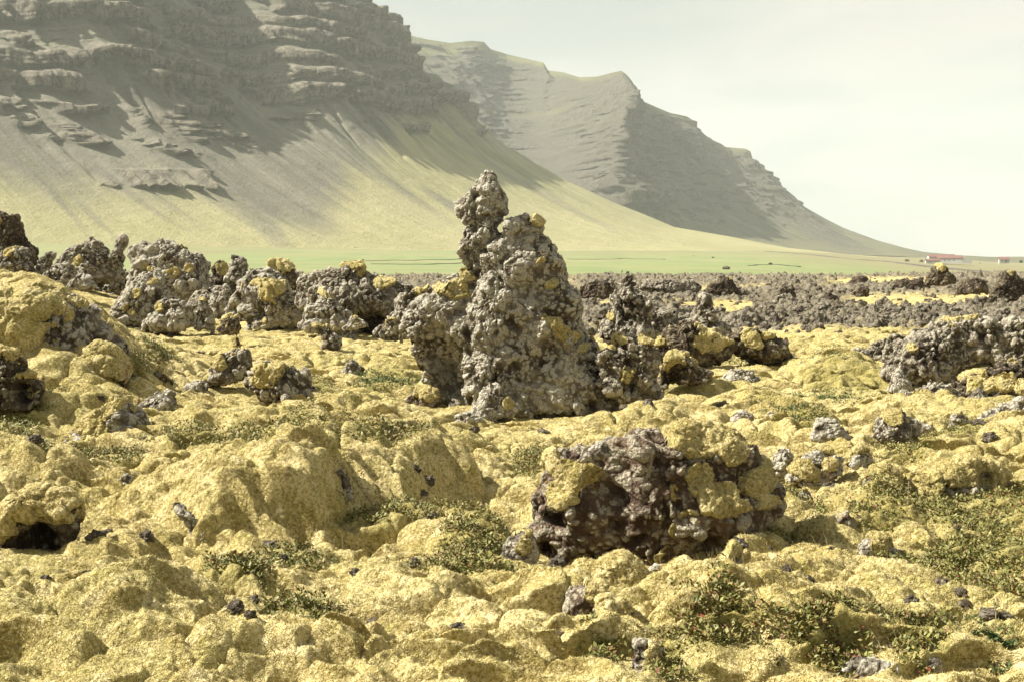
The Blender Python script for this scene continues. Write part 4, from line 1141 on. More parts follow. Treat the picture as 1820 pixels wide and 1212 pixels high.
# gravel tracks and ditches crossing the meadow, draped as thin strips
M['gravel'] = mat_plain('gravel', (.165, .145, .11), .95, .3, .3)
M['ditch'] = mat_plain('ditch_earth', (.085, .085, .045), .95, .3, .3)
def strip(name, pts, w, mat, lift=.25):
    P = []
    n = 60
    px = np.linspace(0, len(pts) - 1, n)
    for v in px:
        x = np.interp(v, range(len(pts)), [p[0] for p in pts]); y = np.interp(v, range(len(pts)), [p[1] for p in pts])
        P.append(meadow_at(x, y + .25 * math.sin(v * 9)))
    P = np.array(P)
    for k in range(3):
        P[1:-1] = (P[:-2] + P[1:-1] * 2 + P[2:]) / 4
    T = np.gradient(P, axis=0); T /= np.linalg.norm(T, axis=1, keepdims=True)
    S = np.stack([-T[:, 1], T[:, 0], T[:, 2] * 0], 1)
    rows = [P + S * w * k + np.array([0, 0, lift * (1 if abs(k) < .9 else -.6)]) for k in (-1., -.6, 0, .6, 1.)]
    V = np.stack(rows, 0).reshape(-1, 3)
    return tag(link(name, mesh_np(name, V, grid_faces(5, n)), mat), kind='structure')
strip('gravel_track', [(1230,430),(1300,441),(1360,447),(1430,453),(1500,460),(1580,466),(1660,476),(1760,485),(1830,488)], 7., M['gravel'])
strip('drainage_ditch', [(660,470.5),(720,471),(790,470),(850,468)], 1.7, M['ditch'])
strip('drainage_ditch', [(650,464),(740,463.5),(830,461),(900,462)], .8, M['ditch'])
strip('drainage_ditch', [(1010,461.5),(1060,462),(1110,460),(1180,462)], 1.3, M['ditch'])
strip('drainage_ditch', [(1330,473),(1370,471),(1420,475)], 1.2, M['ditch'])
# ------------------------------------------------------------------ loose lava rubble of the far lava field: uncountable, one object
def ico(sub, seed, rough=.5):
    import bmesh
    bm = bmesh.new(); bmesh.ops.create_icosphere(bm, subdivisions=sub, radius=1)
    v = np.array([x.co[:] for x in bm.verts]); f = np.array([[q.index for q in p.verts] for p in bm.faces]); bm.free()
    a1, _, _ = wor(seed, v[:, 0] * 1.3, v[:, 1] * 1.3, v[:, 2] * 1.3)
    r = 1 + rough * (.55 - a1) + .35 * per(seed + 1, v[:, 0] * 2.2, v[:, 1] * 2.2, v[:, 2] * 2.2)
    return v * r[:, None], f
protos = [ico(3, 200 + i, .7) for i in range(8)]
def scatter(name, pts, mat, kind='stuff', label=None, cat=None):
    VV, FF, n = [], [], 0
    for (x, y, z, s) in pts:
        v, f = protos[int(rng.integers(len(protos)))]
        a = rng.random() * 6.28; b = rng.random() * 6.28
        ca, sa, cb, sb = math.cos(a), math.sin(a), math.cos(b), math.sin(b)
        w = v * (s * np.array([rng.uniform(.7, 1.2), rng.uniform(.7, 1.2), rng.uniform(.6, 1.3)]))
        w = np.stack([w[:, 0], w[:, 1] * cb - w[:, 2] * sb, w[:, 1] * sb + w[:, 2] * cb], 1)
        w = np.stack([w[:, 0] * ca - w[:, 1] * sa, w[:, 0] * sa + w[:, 1] * ca, w[:, 2]], 1) + np.array([x, y, z])
        VV.append(w); FF.append(f + n); n += len(v)
    me = mesh_np(name, np.concatenate(VV), np.concatenate(FF), False, {'knob': np.full(n, .5)})
    o = tag(link(name, me, mat), label, cat, kind=kind)
    return o
pts = []
for _ in range(26000):
    px = rng.uniform(-60, 1880); py = 494 + 120 * rng.random() ** 1.6
    if 700 < px < 1040: continue
    D = ground_D_fast = None
    D = 2022 * 1.85 / max(py - 470, 14)
    if D > 135 or D < 22: continue
    D *= rng.uniform(.93, 1.07)
    X = (px - CX) / F_PX * D
    j = int(np.clip(np.interp(X / D, TX, np.arange(len(TX))), 0, len(TX) - 1)); i = int(np.clip(np.interp(D, ds_g, np.arange(len(ds_g))), 0, len(ds_g) - 1))
    if bare[i, j] < .45 and not (zone[i, j] > .5 and rng.random() < .16): continue
    if rng.random() > .5: continue
    s = rng.uniform(.035, .12) * (1 + .9 * (rng.random() < .10)) * (1 + D / 200)
    pts.append((X, D, GZ[i, j] + s * .25, s))
scatter('lava_rubble', pts, M['rubble'], label='dark broken lava rubble covering the far right plain', cat='rubble')

# fist-sized stones showing through the moss: copies of a few carved ones
small = []
for i in range(6):
    v, f = ico(4, 400 + i, .75)
    a1, a2, _ = wor(420 + i, v[:, 0] * 3.5, v[:, 1] * 3.5, v[:, 2] * 3.5)
    v = v * (1 + .22 * (.5 - a1) + .10 * per(430 + i, v[:, 0] * 9, v[:, 1] * 9, v[:, 2] * 9))[:, None]
    me = mesh_np('embedded_stone', v * .07, f, True, {'knob': np.clip(.75 - a1, 0, .5)}); me.materials.append(M['grey'])
    small.append(me)
cnt = 0
while cnt < 90:
    py = 590 + 600 * rng.random() ** 1.3; px = rng.uniform(10, 1810)
    D = 2022 * 1.9 / (py - 470)
    if D > 22 or (700 < px < 1180 and py < 750): continue
    X_ = (px - CX) / F_PX * D
    if min(math.hypot(X_ - a_, D - b_) - c_ for a_, b_, c_ in FEET) < .05: continue
    o = bpy.data.objects.new('embedded_stone', small[int(rng.integers(6))]); COL.objects.link(o)
    k_ = rng.uniform(.30, .75) * (.5 + D / 14)
    o.location = (X_, D, float(gz(X_, D)) + .008 * k_); o.rotation_euler = (rng.uniform(-.5, .5), rng.uniform(-.5, .5), rng.uniform(0, 6.28))
    o.scale = (k_ * rng.uniform(.8, 1.5), k_, k_ * rng.uniform(.5, .9))
    tag(o, 'fist-sized grey stone poking through the moss carpet', 'stone', 'small stones scattered through the moss')
    cnt += 1
# ------------------------------------------------------------------ dwarf shrubs
def leaf_mat():
    k = NT('shrub_leaf'); h = k.attr('hue')
    c = k.mix(k.mr(h, 0, .45, smooth=False), (.19, .20, .045), (.43, .40, .11))
    c = k.mix(k.mr(h, .55, .78, smooth=False), c, (.33, .185, .055))
    c = k.mix(k.mr(h, .86, 1., smooth=False), c, (.30, .070, .035))
    k.color(c); k.b.inputs['Roughness'].default_value = .6
    k.b.inputs['Specular IOR Level'].default_value = .3
    return k.m
M['leaf'] = leaf_mat()
def green_mat():
    k = NT('fresh_green_leaf'); h = k.attr('hue')
    k.color(k.mix(h, (.10, .165, .045), (.23, .27, .10))); k.b.inputs['Roughness'].default_value = .6
    return k.m
M['green_leaf'] = green_mat()
M['twig'] = mat_plain('twig_bark', (.13, .085, .06), .9, .3, 30)
M['straw'] = mat_plain('dry_straw', (.52, .43, .22), .85, .2, 30)
M['sorrel'] = mat_plain('dry_sorrel_stem', (.26, .09, .045), .8, .2, 30)
M['seed'] = mat_plain('sorrel_seeds', (.17, .05, .03), .9, .3, 60)

def leaves(P, nrm_up, size, hue0, hs):
    """leaf blades: folded diamonds of four corners around P"""
    n = len(P)
    az = rng.random(n) * 6.283; el = rng.uniform(.1, 1.1, n)
    d = np.stack([np.cos(az) * np.cos(el), np.sin(az) * np.cos(el), np.sin(el)], 1)
    s = np.cross(d, np.array([0, 0, 1.])); s /= np.linalg.norm(s, axis=1, keepdims=True)
    roll = rng.uniform(-.9, .9, n)[:, None]
    up = np.cross(s, d); s = s * np.cos(roll) + up * np.sin(roll)
    L = size * rng.uniform(.45, 1.45, n)[:, None]
    a = P; b = P + d * L * .5 + s * L * .26; c = P + d * L; e = P + d * L * .5 - s * L * .26
    V = np.stack([a, b, c, e], 1).reshape(-1, 3)
    F = np.arange(4 * n).reshape(-1, 4)
    h = np.clip(hue0 + rng.normal(0, hs, n), 0, 1)
    return V, F, np.repeat(h, 4)

def shrub_points(px, py, rx, ry, n, hmax, D=None):
    out = []
    c = ground_D(px, py)
    x0, y0 = (px - CX) / F_PX * c, c
    wx = rx * c / F_PX; wy = max(wx * .45, min(ry * c * c / (F_PX * EYE), wx * 1.6))
    r = rng.random(n) ** .62; a = rng.random(n) * 6.283
    k = 1 + .35 * np.sin(3 * a + px) + .2 * np.sin(5 * a + py)
    X = x0 + r * np.cos(a) * wx * k; Y = y0 + r * np.sin(a) * wy * k
    dome = np.sqrt(np.clip(1 - (r * .95) ** 2, 0, 1))
    Zg = gz(X, Y)
    hgt = hmax * dome * (.55 + .45 * np.clip(per(130, X * 9, Y * 9) * 2 + .5, 0, 1))
    return X, Y, Zg, hgt, x0, y0

SHRUBS = {}
def shrub(label, px, py, rx, ry, n=700, h=.10, leaf=.022, hue=.3, hs=.25, mat='leaf', cat='shrub', name='dwarf_shrub', group=None):
    n = int(n * 1.5); leaf = leaf * .95
    X, Y, Zg, hg, x0, y0 = shrub_points(px, py, rx * 1.05, ry * 1.1, n, h * .8)
    z0 = float(gz(x0, y0))
    root = tag(empty(name, (x0, y0, z0)), label, cat, group)
    o = np.array([x0, y0, z0])
    P = np.stack([X, Y, Zg + hg * rng.uniform(.25, 1., n)], 1) - o
    V, F, hu = leaves(P, None, leaf, hue, hs)
    link('foliage', mesh_np('foliage', V, F, True, {'hue': hu}), M[mat], root)
    # one creeping woody stem that branches from the root to the leaves
    m = 26; idx = rng.choice(n, m, replace=False)
    V = [0.003 * np.array([math.cos(t * 2.09), math.sin(t * 2.09), -2.]) for t in range(3)]; F = []
    for i in idx:
        B = P[i]; G = np.array([X[i], Y[i], Zg[i]]) - o
        pb = 0
        for q, w in ((G * .5 + np.array([0, 0, .012]), .0026), (G * .95 + np.array([0, 0, .010]), .002), (B, .0012)):
            b = len(V)
            V += [q + w * np.array([math.cos(t * 2.09), math.sin(t * 2.09), .3 * t]) for t in range(3)]
            F += [(pb + t, pb + (t + 1) % 3, b + (t + 1) % 3, b + t) for t in range(3)]
            pb = b
    link('stem', mesh_np('stem', np.array(V), np.array(F)), M['twig'], root)
    return root
shrub('red-tinged bilberry shrub around a stone at the bottom right of centre', 1265, 1172, 66, 34, 1500, .13, .026, .45, .3)
shrub('dark green and red bilberry patch left of the large rust-brown boulder', 855, 1012, 72, 34, 1700, .12, .022, .3, .28)
shrub('dark crowberry clump on the moss above and left of the large rust-brown boulder', 965, 845, 50, 30, 1500, .11, .022, .42, .28)
shrub('low red-leaved bilberry tuft on the crown of the large rust-brown boulder', 1120, 1036, 40, 12, 200, .06, .02, .75, .2)
shrub('yellow-green bilberry strip along the foot of the near moss mound', 680, 965, 100, 18, 1500, .08, .02, .25, .25)
shrub('fresh green bilberry tuft in the dip below the near moss mound', 515, 1036, 62, 22, 1000, .09, .022, .2, .2)
shrub('thin red-flecked bilberry strip in front of the dark bilberry patch, near centre', 800, 1056, 110, 10, 900, .06, .022, .42, .3)
shrub('bushy dark crowberry clump left of the large rust-brown boulder by its mossy foot stone', 900, 1040, 40, 14, 500, .10, .022, .25, .25)
shrub('dark red-brown heath clump on the side of the near moss mound', 715, 835, 80, 20, 1100, .09, .02, .55, .25)
shrub('dark olive heath clump left of the small steep bare flank behind the left hill', 285, 640, 36, 18, 700, .16, .03, .2, .2)
shrub('orange-tinged heath below the mossy knob on the left slope', 200, 824, 66, 16, 1100, .09, .022, .4, .3)
shrub('bright green heath patch at the left edge below the big moss hill', 45, 765, 46, 18, 700, .10, .024, .12, .15)
shrub('dark heath at the left edge beside the mossy knob', 40, 828, 60, 20, 900, .10, .024, .35, .25)
shrub('red-green heath scattered over the mound below the block-shaped boulder', 480, 806, 100, 20, 1100, .06, .02, .45, .3)
shrub('pale green heath sprig cluster right of the block-shaped boulder, toward the bottom left', 440, 1100, 60, 14, 800, .06, .022, .25, .22)
shrub('loose green heath at bottom left of centre', 540, 1140, 80, 20, 1000, .07, .024, .25, .22)
shrub('leafy bilberry clump under the brownish stone at the bottom edge', 1075, 1196, 40, 22, 700, .09, .026, .3, .25)
shrub('red and green bilberry bank at the bottom edge beside the flat white stone', 1450, 1196, 80, 26, 1400, .10, .026, .4, .3)
shrub('green bilberry clump at bottom right beneath the dark cinder', 1640, 1196, 60, 20, 800, .08, .026, .35, .28)
shrub('bright moss-green sprout at the bottom right corner', 1785, 1204, 40, 14, 700, .05, .02, .1, .1, 'green_leaf', 'plant', 'green_sprout')
shrub('big bilberry bank at right beside the rounded lichen-white boulder', 1720, 1030, 96, 36, 2600, .13, .024, .3, .28)
shrub('autumn-coloured bilberry bank on the right slope below the loaf-shaped mossy rock', 1640, 930, 110, 26, 2400, .12, .022, .4, .28)
shrub('dense heath at the right edge above the big bilberry bank', 1775, 965, 60, 30, 1500, .12, .022, .35, .28)
shrub('dark heath at the right edge below the big bilberry bank', 1790, 1095, 50, 28, 1200, .11, .026, .4, .28)
shrub('small bilberry patch left of the rounded lichen-white boulder', 1420, 985, 60, 18, 900, .08, .022, .3, .28)
shrub('heath around the moss lump with the grey snout', 1580, 838, 60, 14, 700, .08, .022, .35, .28)
shrub('bright green herbs growing left of the pinnacle', 685, 694, 58, 22, 1500, .14, .035, .45, .3, 'green_leaf', 'plant', 'green_herbs')
shrub('green herbs on the moss slope between the clinker tail and the peaked grey outcrop', 1475, 716, 60, 18, 1000, .09, .03, .45, .3, 'green_leaf', 'plant', 'green_herbs')
shrub('dull green herbs in the middle of the right moss slope', 1420, 770, 60, 14, 800, .08, .028, .4, .3, 'green_leaf', 'plant', 'green_herbs')
shrub('pale green herbs along the foot of the clinker bank', 1330, 652, 70, 7, 700, .12, .035, .4, .3, 'green_leaf', 'plant', 'green_herbs')
shrub('thin green herbs on the crest of the right moss hummock', 1480, 668, 50, 10, 500, .08, .03, .4, .3, 'green_leaf', 'plant', 'green_herbs')

# fine heath carpet on the right side and between the patches: uncountable ground cover
sel = np.argwhere((heath > .45) & (GY < 16) & (gpx > -40) & (gpx < 1870))
w = GY[sel[:, 0], sel[:, 1]]
pick = sel[rng.choice(len(sel), min(60000, len(sel)), replace=False, p=(w ** .6) / (w ** .6).sum())]
P = np.stack([GX[pick[:, 0], pick[:, 1]], GY[pick[:, 0], pick[:, 1]], GZ[pick[:, 0], pick[:, 1]] + rng.random(len(pick)) * .05], 1)
V, F, hu = leaves(P, None, .025, .40, .28)
tag(link('heath_cover', mesh_np('heath_cover', V, F, True, {'hue': hu}), M['leaf']), 'sparse red and green heath leaves creeping through the moss', 'heath', kind='stuff')

# fleece of moss shoots standing on the near moss: uncountable
def shoot_mat():
    k = NT('moss_shoot'); h = k.attr('hue')
    c = k.mix(k.mr(h, 0, .5, smooth=False), (.235, .195, .060), (.415, .338, .135))
    c = k.mix(k.mr(h, .5, 1., smooth=False), c, (.59, .51, .30))
    k.color(c, 1.0); return k.m
M['shoot'] = shoot_mat()
ok = np.argwhere((GY > 4.4) & (GY < 15) & (gpx > -60) & (gpx < 1880) & (heath < .8))
ok = ok[rng.choice(len(ok), min(330000, len(ok)), replace=False)]
ii, jj = ok[:, 0], ok[:, 1]
dX = (GX[ii, np.minimum(jj + 1, len(TX) - 1)] - GX[ii, jj - 1]); dZx = (GZ[ii, np.minimum(jj + 1, len(TX) - 1)] - GZ[ii, jj - 1]) / np.maximum(dX, 1e-4)
dZy = (GZ[np.minimum(ii + 1, len(ds_g) - 1), jj] - GZ[ii - 1, jj]) / np.maximum(ds_g[np.minimum(ii + 1, len(ds_g) - 1)] - ds_g[ii - 1], 1e-4)
Pn = np.stack([-dZx, -dZy, np.ones(len(ii))], 1); Pn /= np.linalg.norm(Pn, axis=1, keepdims=True)
Pb = np.stack([GX[ii, jj], GYs[ii, jj], GZ[ii, jj]], 1) + (rng.random((len(ii), 3)) - .5) * np.array([.012, .012, 0])
for root, p_, n_ in SHOOTS:
    Pb = np.concatenate([Pb, p_ + np.array(root.location)]); Pn = np.concatenate([Pn, n_])
n = len(Pb)
L = rng.uniform(.006, .017, n)[:, None] * (.8 + Pb[:, 1:2] * .03)
d = Pn * .8 + rng.normal(0, .55, (n, 3)); d /= np.linalg.norm(d, axis=1, keepdims=True)
s_ = np.cross(d, rng.normal(0, 1, (n, 3))); s_ /= np.linalg.norm(s_, axis=1, keepdims=True) + 1e-9
wd = rng.uniform(.0012, .0026, n)[:, None] * (.7 + Pb[:, 1:2] * .045)
V = np.stack([Pb - s_ * wd - Pn * .003, Pb + s_ * wd - Pn * .003, Pb + d * L], 1).reshape(-1, 3)
hv = np.clip(.5 + .35 * per(140, Pb[:, 0] * 2.2, Pb[:, 1] * 2.2) + rng.normal(0, .22, n), 0, 1)
tag(link('moss_shoots', mesh_np('moss_shoots', V, np.arange(3 * n).reshape(-1, 3), False, {'hue': np.repeat(hv, 3)}), M['shoot']), 'woolly fleece of pale moss shoots covering the near hummocks', 'moss', kind='stuff')

# grass blades on the heath at right and below: straw, uncountable
gp = []
for (px, py, rx, ry, n) in [(1700,900,140,60,900),(1760,1060,70,70,500),(1500,1000,90,40,200),(1300,1140,120,40,160),(560,1120,120,40,160),(900,960,80,40,120),(1620,1180,160,30,220),(220,700,60,25,60),(640,960,60,15,80)]:
    for _ in range(n):
        x = px + rng.normal(0, .55) * rx; y = py + rng.normal(0, .55) * ry
        D = 2022 * 1.93 / (y - 470)
        if not 4.6 < D < 20: continue
        gp.append(((x - CX) / F_PX * D, D))
gp = np.array(gp); n = len(gp)
b0 = np.stack([gp[:, 0], gp[:, 1], gz(gp[:, 0], gp[:, 1]) - .01], 1)
az = rng.random(n) * 6.283; hh = rng.uniform(.04, .13, n); ln = rng.uniform(.1, .7, n)
d = np.stack([np.cos(az) * ln, np.sin(az) * ln, np.ones(n)], 1) * hh[:, None]
sd = np.stack([-np.sin(az), np.cos(az), az * 0], 1) * .0016
sd[:, 0] = np.maximum(np.abs(sd[:, 0]), .0010)
mid = b0 + d * .55; tip = b0 + d + np.stack([np.cos(az), np.sin(az), az * 0 - .4], 1) * (hh * .25)[:, None]
V = np.stack([b0 - sd, b0 + sd, mid - sd * .7, mid + sd * .7, tip - sd * .2, tip + sd * .2], 1).reshape(-1, 3)
k = np.arange(n)[:, None] * 6
F = np.concatenate([k + np.array([0, 1, 3, 2]), k + np.array([2, 3, 5, 4])])
tag(link('dry_grass', mesh_np('dry_grass', V, F), M['straw']), 'thin straw-coloured grass blades among the heath', 'grass', kind='stuff')

# ------------------------------------------------------------------ dry sorrel stalks
def tube(pts, r0, r1, sides=5):
    V, F = [], []
    for i, p in enumerate(pts):
        r = r0 + (r1 - r0) * i / (len(pts) - 1)
        for k in range(sides):
            a = 6.283 * k / sides
            V.append((p[0] + r * math.cos(a), p[1] + r * math.sin(a), p[2]))
    for i in range(len(pts) - 1):
        for k in range(sides):
            a = i * sides + k; b = i * sides + (k + 1) % sides
            F.append((a, b, b + sides, a + sides))
    return np.array(V), np.array(F)
def stalk(label, px, ybase, ytop, lean, mat='sorrel'):
    D = ground_D(px, ybase)
    x, y = (px - CX) / F_PX * D, D
    z = float(gz(x, y)); h = (ybase - ytop) * D / F_PX + .02
    root = tag(empty('sorrel_stalk', (x, y, z)), label, 'plant')
    pts = [(lean * h * t * t, 0.1 * h * t * t, h * t - .02) for t in np.linspace(0, 1, 8)]
    V, F = tube(pts, .0042, .0022)
    link('stem', mesh_np('stem', V, F), M[mat], root)
    n = 70
    t = rng.uniform(.72, 1.02, n)
    P = np.stack([lean * h * t * t, .1 * h * t * t, h * t], 1) + rng.normal(0, .007, (n, 3))
    V, F, _ = leaves(P, None, .014, .5, .1)
    link('seed_head', mesh_np('seed_head', V, F), M['seed' if mat == 'sorrel' else 'straw'], root)
stalk('tall reddish sorrel stalk before the dark cave in the left moss hill', 217, 722, 664, .12)
stalk('thin bent sorrel stalk leaning left beside the wedge of dark lava', 288, 694, 650, -.35)
stalk('pale straw stalk standing before the dark hollow on the far left slope', 107, 752, 722, .02, 'straw')
stalk('red-stemmed sorrel stalk under the moss-wrapped stone with two grey horns', 1479, 905, 855, .02)
stalk('short red sorrel stalk by the left moss hill, right of the tall reddish one', 240, 726, 700, .1)
stalk('dry rusty stalk at the left foot of the big left moss hill', 75, 752, 726, -.1)
stalk('lone straw stalk on the right heath below the loaf-shaped mossy rock', 1622, 960, 905, .05, 'straw')
stalk('straw stalk at the far right of the foreground', 1786, 1190, 1128, .05, 'straw')

# ------------------------------------------------------------------ farm far away on the right
M['white'] = mat_plain('white_render', (.78, .76, .70), .8, .05, .4)
M['roof'] = mat_plain('red_sheet_roof', (.32, .17, .14), .7, .15, .5)
M['door'] = mat_plain('dark_door', (.05, .025, .02), .7, .1, 1)
M['glass'] = mat_plain('window_glass', (.06, .07, .08), .2, .1, 1)
M['wrap'] = mat_plain('white_bale_wrap', (.74, .74, .70), .5, .06, 2)
def house(name, label, cat, c, rot, L, W, H, RH, doors=(), windows=(), lean=None):
    """gabled building: long axis X, gables at the ends"""
    root = tag(empty(name, c), label, cat); root.rotation_euler = (0, 0, rot)
    l, w = L / 2, W / 2
    V = [(-l,-w,-1.5),(l,-w,-1.5),(l,w,-1.5),(-l,w,-1.5),(-l,-w,H),(l,-w,H),(l,w,H),(-l,w,H),(-l,0,H+RH),(l,0,H+RH)]
    me = bpy.data.meshes.new('walls'); me.from_pydata(V, [], [(0,1,5,4),(2,3,7,6),(1,2,6,9,5),(3,0,4,8,7)]); me.update()
    link('walls', me, M['white'], root)
    o, th = .45, .25
    def slab(s):
        y1 = s * (w + o); z1 = H - RH * o / w
        q = [(-l-o, 0, H+RH+.03), (l+o, 0, H+RH+.03), (l+o, y1, z1+.03), (-l-o, y1, z1+.03)]
        return q + [(a, b, z + th) for a, b, z in q]
    V = slab(1) + slab(-1); F = []
    for b in (0, 8):
        F += [tuple(b + i for i in f) for f in [(0,1,2,3),(4,5,6,7),(0,1,5,4),(1,2,6,5),(2,3,7,6),(3,0,4,7)]]
    me = bpy.data.meshes.new('roof'); me.from_pydata(V, [], F); me.update(); link('roof', me, M['roof'], root)
    def box(nm, mt, x0, x1, y0, y1, z0, z1):
        V = [(x, y, z) for x in (x0, x1) for y in (y0, y1) for z in (z0, z1)]
        me = bpy.data.meshes.new(nm); me.from_pydata(V, [], [(0,1,3,2),(4,5,7,6),(0,1,5,4),(2,3,7,6),(0,2,6,4),(1,3,7,5)]); me.update()
        return link(nm, me, mt, root)
    for (face, p, wd, z0, z1) in doors:
        if face == 'f': box('door', M['door'], p - wd/2, p + wd/2, -w - .12, -w + .05, z0, z1)
        else: box('door', M['door'], l - .05, l + .12, p - wd/2, p + wd/2, z0, z1)
    for (p, wd, z0, z1) in windows:
        box('window', M['glass'], p - wd/2, p + wd/2, -w - .1, -w + .05, z0, z1)
    if lean:
        a, b, h = lean
        V = [(l+.01,-w,-1.5),(l+a,-w+1,-1.5),(l+a,w-1,-1.5),(l+.01,w,-1.5),(l+.01,-w,h),(l+a,-w+1,b),(l+a,w-1,b),(l+.01,w,h)]
        me = bpy.data.meshes.new('lean_to'); me.from_pydata(V, [], [(0,1,5,4),(1,2,6,5),(2,3,7,6),(4,5,6,7)]); me.update(); link('lean_to', me, M['white'], root)
    return root
def fp(x, y, D): return at(x, y, D)
FD = 1080.
c = fp(1672, 463.5, FD + 25); house('barn', 'long white barn with red roof at the back left of the farm', 'barn', c, R(-9), 24, 12, 3.4, 2.3, windows=[(-6,1.2,.8,2),(0,1.2,.8,2),(6,1.2,.8,2)])
c = fp(1688, 466.2, FD); house('barn', 'white barn with red roof and tall dark door at the front of the farm', 'barn', c, R(-24), 22, 12, 3.5, 2.4, doors=[('e', 3.4, 2.4, -.5, 4.6)], windows=[(-8,1,.9,1.9),(-4,1,.9,1.9),(0,1,.9,1.9),(4,1,.9,1.9)], lean=(8, 1.2, 3.4))
c = fp(1658, 466.3, FD - 12); house('shed', 'low red-roofed shed at the left front of the farm', 'shed', c, R(-12), 13, 6, 1.3, 1.6, windows=[(-3,.9,.4,1.1),(2,.9,.4,1.1)])
c = fp(1784, 466.3, FD + 30); house('farmhouse', 'small white house with bright red roof at the far right on the horizon', 'house', c, R(-14), 9, 6, 2.5, 2.2, doors=[('f', 1.5, 1.1, -.4, 1.9)], windows=[(-2,1,.9,1.9),(3.2,.8,.9,1.9)])
for i in range(6):
    x = 1661 + i * 4.1
    p = fp(x, 469.3, FD - 40)
    th = np.linspace(0, 6.283, 20, endpoint=False)
    V = [(0, 0, 0), (1.2, 0, 0)]
    ring = [(xx_, r_ * math.cos(a), .65 + r_ * math.sin(a)) for (xx_, r_) in ((0, .58), (.08, .66), (1.12, .66), (1.2, .58)) for a in th]
    F = [(r_ * 20 + k, r_ * 20 + (k + 1) % 20, (r_ + 1) * 20 + (k + 1) % 20, (r_ + 1) * 20 + k) for r_ in range(3) for k in range(20)]
    me = bpy.data.meshes.new('wrapped_bale'); me.from_pydata(ring, [], F + [tuple(range(20)), tuple(range(79, 59, -1))]); me.update()
    o = link('wrapped_bale', me, M['wrap'], loc=p); o.rotation_euler = (0, 0, 1.2 + .1 * i)
    tag(o, 'white wrapped hay bale in the row before the red-roofed barns', 'hay bale', 'row of wrapped hay bales at the farm')
# shrubs by the farm
M['bush'] = mat_plain('dark_bush_leaf', (.06, .075, .03), .8, .4, 1.)
def bush(label, x, y, D, w, h, n=500):
    p = fp(x, y, D)
    root = tag(empty('bush', p), label, 'bush')
    th = rng.random(n) * 6.283; r = np.sqrt(rng.random(n)); zt = rng.random(n)
    lump = .75 + .3 * np.sin(th * 3 + x)
    P = np.stack([r * np.cos(th) * w * lump * np.sqrt(1 - zt * .8), r * np.sin(th) * w * .7 * lump * np.sqrt(1 - zt * .8), zt * h * lump], 1)
    V, F, _ = leaves(P, None, .55, .2, .1)
    link('crown', mesh_np('crown', V, F), M['bush'], root)
    V, F = tube([(0, 0, -.6), (0.05, 0, h * .3), (0, .05, h * .6)], .12, .05)
    link('stems', mesh_np('stems', V, F), M['twig'], root)
bush('dark scrubby bush left of the red-roofed barns', 1612, 465.5, FD + 10, 3.5, 2.2)
bush('small dark bush between the scrubby bush and the low red-roofed shed', 1638, 466.5, FD + 5, 2.6, 2.0)
bush('dark bush right of the small white house on the horizon', 1815, 468, FD + 20, 2.2, 2.4)
rockm = M['dark']
def boulder(label, x, y, s, seed):
    p = meadow_at(x, y); v, f = ico(3, seed, .6)
    me = mesh_np('boulder', v * np.array([s, s * .8, s * .62]) + np.array([0, 0, s * .3]), f, True, {'knob': np.full(len(v), .5)})
    tag(link('boulder', me, rockm, loc=p), label, 'boulder')
boulder('tiny dark boulder on the green meadow slope above the sloping brown slab', 1266, 459, .95, 301)
boulder('flat dark boulder on the meadow just above the sloping brown slab', 1290, 480, 1.3, 302)
boulder('faint small boulder left of the tiny dark boulder on the meadow slope', 1232, 456, .55, 303)
boulder('dark boulder lying in the green meadow above the dark upright rock', 1368, 471.5, 1.2, 304)
boulder('dark boulder on the grass right of the red-roofed barns', 1740, 468.5, .9, 305)

# ------------------------------------------------------------------ sky, sun, air, camera
SUN_EL, SUN_AZ = R(45), R(-84)        # azimuth measured from straight ahead (+Y), negative = left
sd = np.array([math.sin(SUN_AZ) * math.cos(SUN_EL), math.cos(SUN_AZ) * math.cos(SUN_EL), math.sin(SUN_EL)])
from mathutils import Vector
sun = bpy.data.lights.new('sun', 'SUN'); sun.energy = 5.0; sun.angle = R(1.); sun.color = (1, .955, .86)
so = bpy.data.objects.new('sun', sun); COL.objects.link(so)
so.rotation_euler = Vector(sd).to_track_quat('Z', 'Y').to_euler()
world = bpy.data.worlds.new('World'); scene.world = world; world.use_nodes = True
nt = world.node_tree; bg = nt.nodes['Background']
sky = nt.nodes.new('ShaderNodeTexSky'); sky.sky_type = 'NISHITA'; sky.sun_disc = False
sky.sun_elevation = SUN_EL; sky.sun_rotation = SUN_AZ; sky.dust_density = 2.; sky.air_density = 1.
tc = nt.nodes.new('ShaderNodeTexCoord'); mp = nt.nodes.new('ShaderNodeMapping'); mp.inputs['Scale'].default_value = (1., 1., 5.5)
nt.links.new(tc.outputs['Generated'], mp.inputs[0])
def wn(scale, det):
    n_ = nt.nodes.new('ShaderNodeTexNoise'); n_.inputs['Scale'].default_value = scale; n_.inputs['Detail'].default_value = det
    n_.inputs['Roughness'].default_value = .5; n_.inputs['Distortion'].default_value = .4
    nt.links.new(mp.outputs[0], n_.inputs['Vector']); return n_
n1 = wn(2.6, 5)
r1 = nt.nodes.new('ShaderNodeValToRGB')
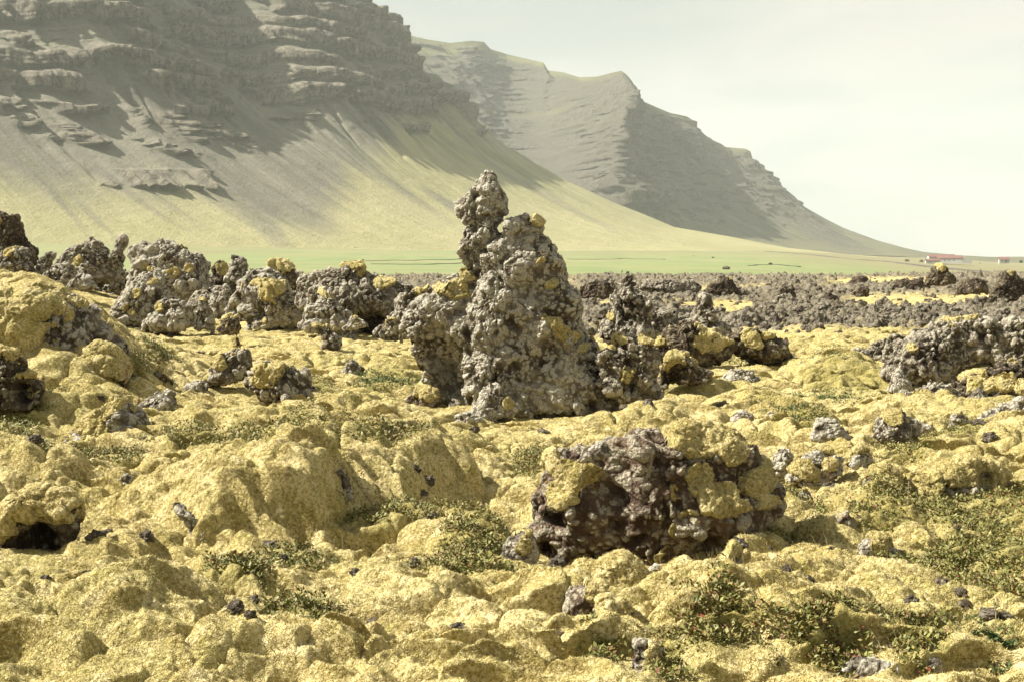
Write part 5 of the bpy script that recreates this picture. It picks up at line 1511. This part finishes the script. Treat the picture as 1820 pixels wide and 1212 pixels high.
cr = r1.color_ramp; cr.elements[0].position = .39; cr.elements[0].color = (1.75, 1.90, 1.76, 1)
cr.elements[1].position = .58; cr.elements[1].color = (2.42, 2.32, 2.10, 1)
nt.links.new(n1.outputs['Fac'], r1.inputs[0])
mx = nt.nodes.new('ShaderNodeMix'); mx.data_type = 'RGBA'; mx.inputs['Factor'].default_value = .965
nt.links.new(sky.outputs[0], mx.inputs[6]); nt.links.new(r1.outputs[0], mx.inputs[7])
nt.links.new(mx.outputs[2], bg.inputs['Color']); bg.inputs['Strength'].default_value = .10

HAZE = True
if HAZE:
    hm = bpy.data.materials.new('haze_air'); hm.use_nodes = True
    ht = hm.node_tree; ht.nodes.remove(ht.nodes['Principled BSDF'])
    pv = ht.nodes.new('ShaderNodeVolumePrincipled'); pv.inputs['Density'].default_value = .000085
    pv.inputs['Color'].default_value = (.90, .95, .90, 1)
    ht.links.new(pv.outputs[0], ht.nodes['Material Output'].inputs['Volume'])
    x0, x1, y0_, y1, z0, z1 = -5200, 5200, -60, 6200, -14, 800
    V = [(x, y, z) for x in (x0, x1) for y in (y0_, y1) for z in (z0, z1)]
    me = bpy.data.meshes.new('haze'); me.from_pydata(V, [], [(0,1,3,2),(4,6,7,5),(0,4,5,1),(2,3,7,6),(0,2,6,4),(1,5,7,3)]); me.update()
    tag(link('haze', me, hm), kind='stuff')

cam = bpy.data.cameras.new('camera'); cam.sensor_width = 36; cam.lens = 36 * F_PX / 1820
cam.clip_end = 40000; cam.clip_start = .05
co = bpy.data.objects.new('camera', cam); COL.objects.link(co)
co.location = (0, 0, EYE); co.rotation_euler = (math.pi / 2 - PITCH, 0, 0)
scene.camera = co
vs = scene.view_settings; vs.view_transform = 'Standard'; vs.look = 'None'; vs.exposure = 1.5; vs.gamma = 1
scene.cycles.use_denoising = True
scene.cycles.max_bounces = 6; scene.cycles.diffuse_bounces = 3; scene.cycles.volume_bounces = 1
scene.cycles.use_adaptive_sampling = True; scene.cycles.adaptive_threshold = .015
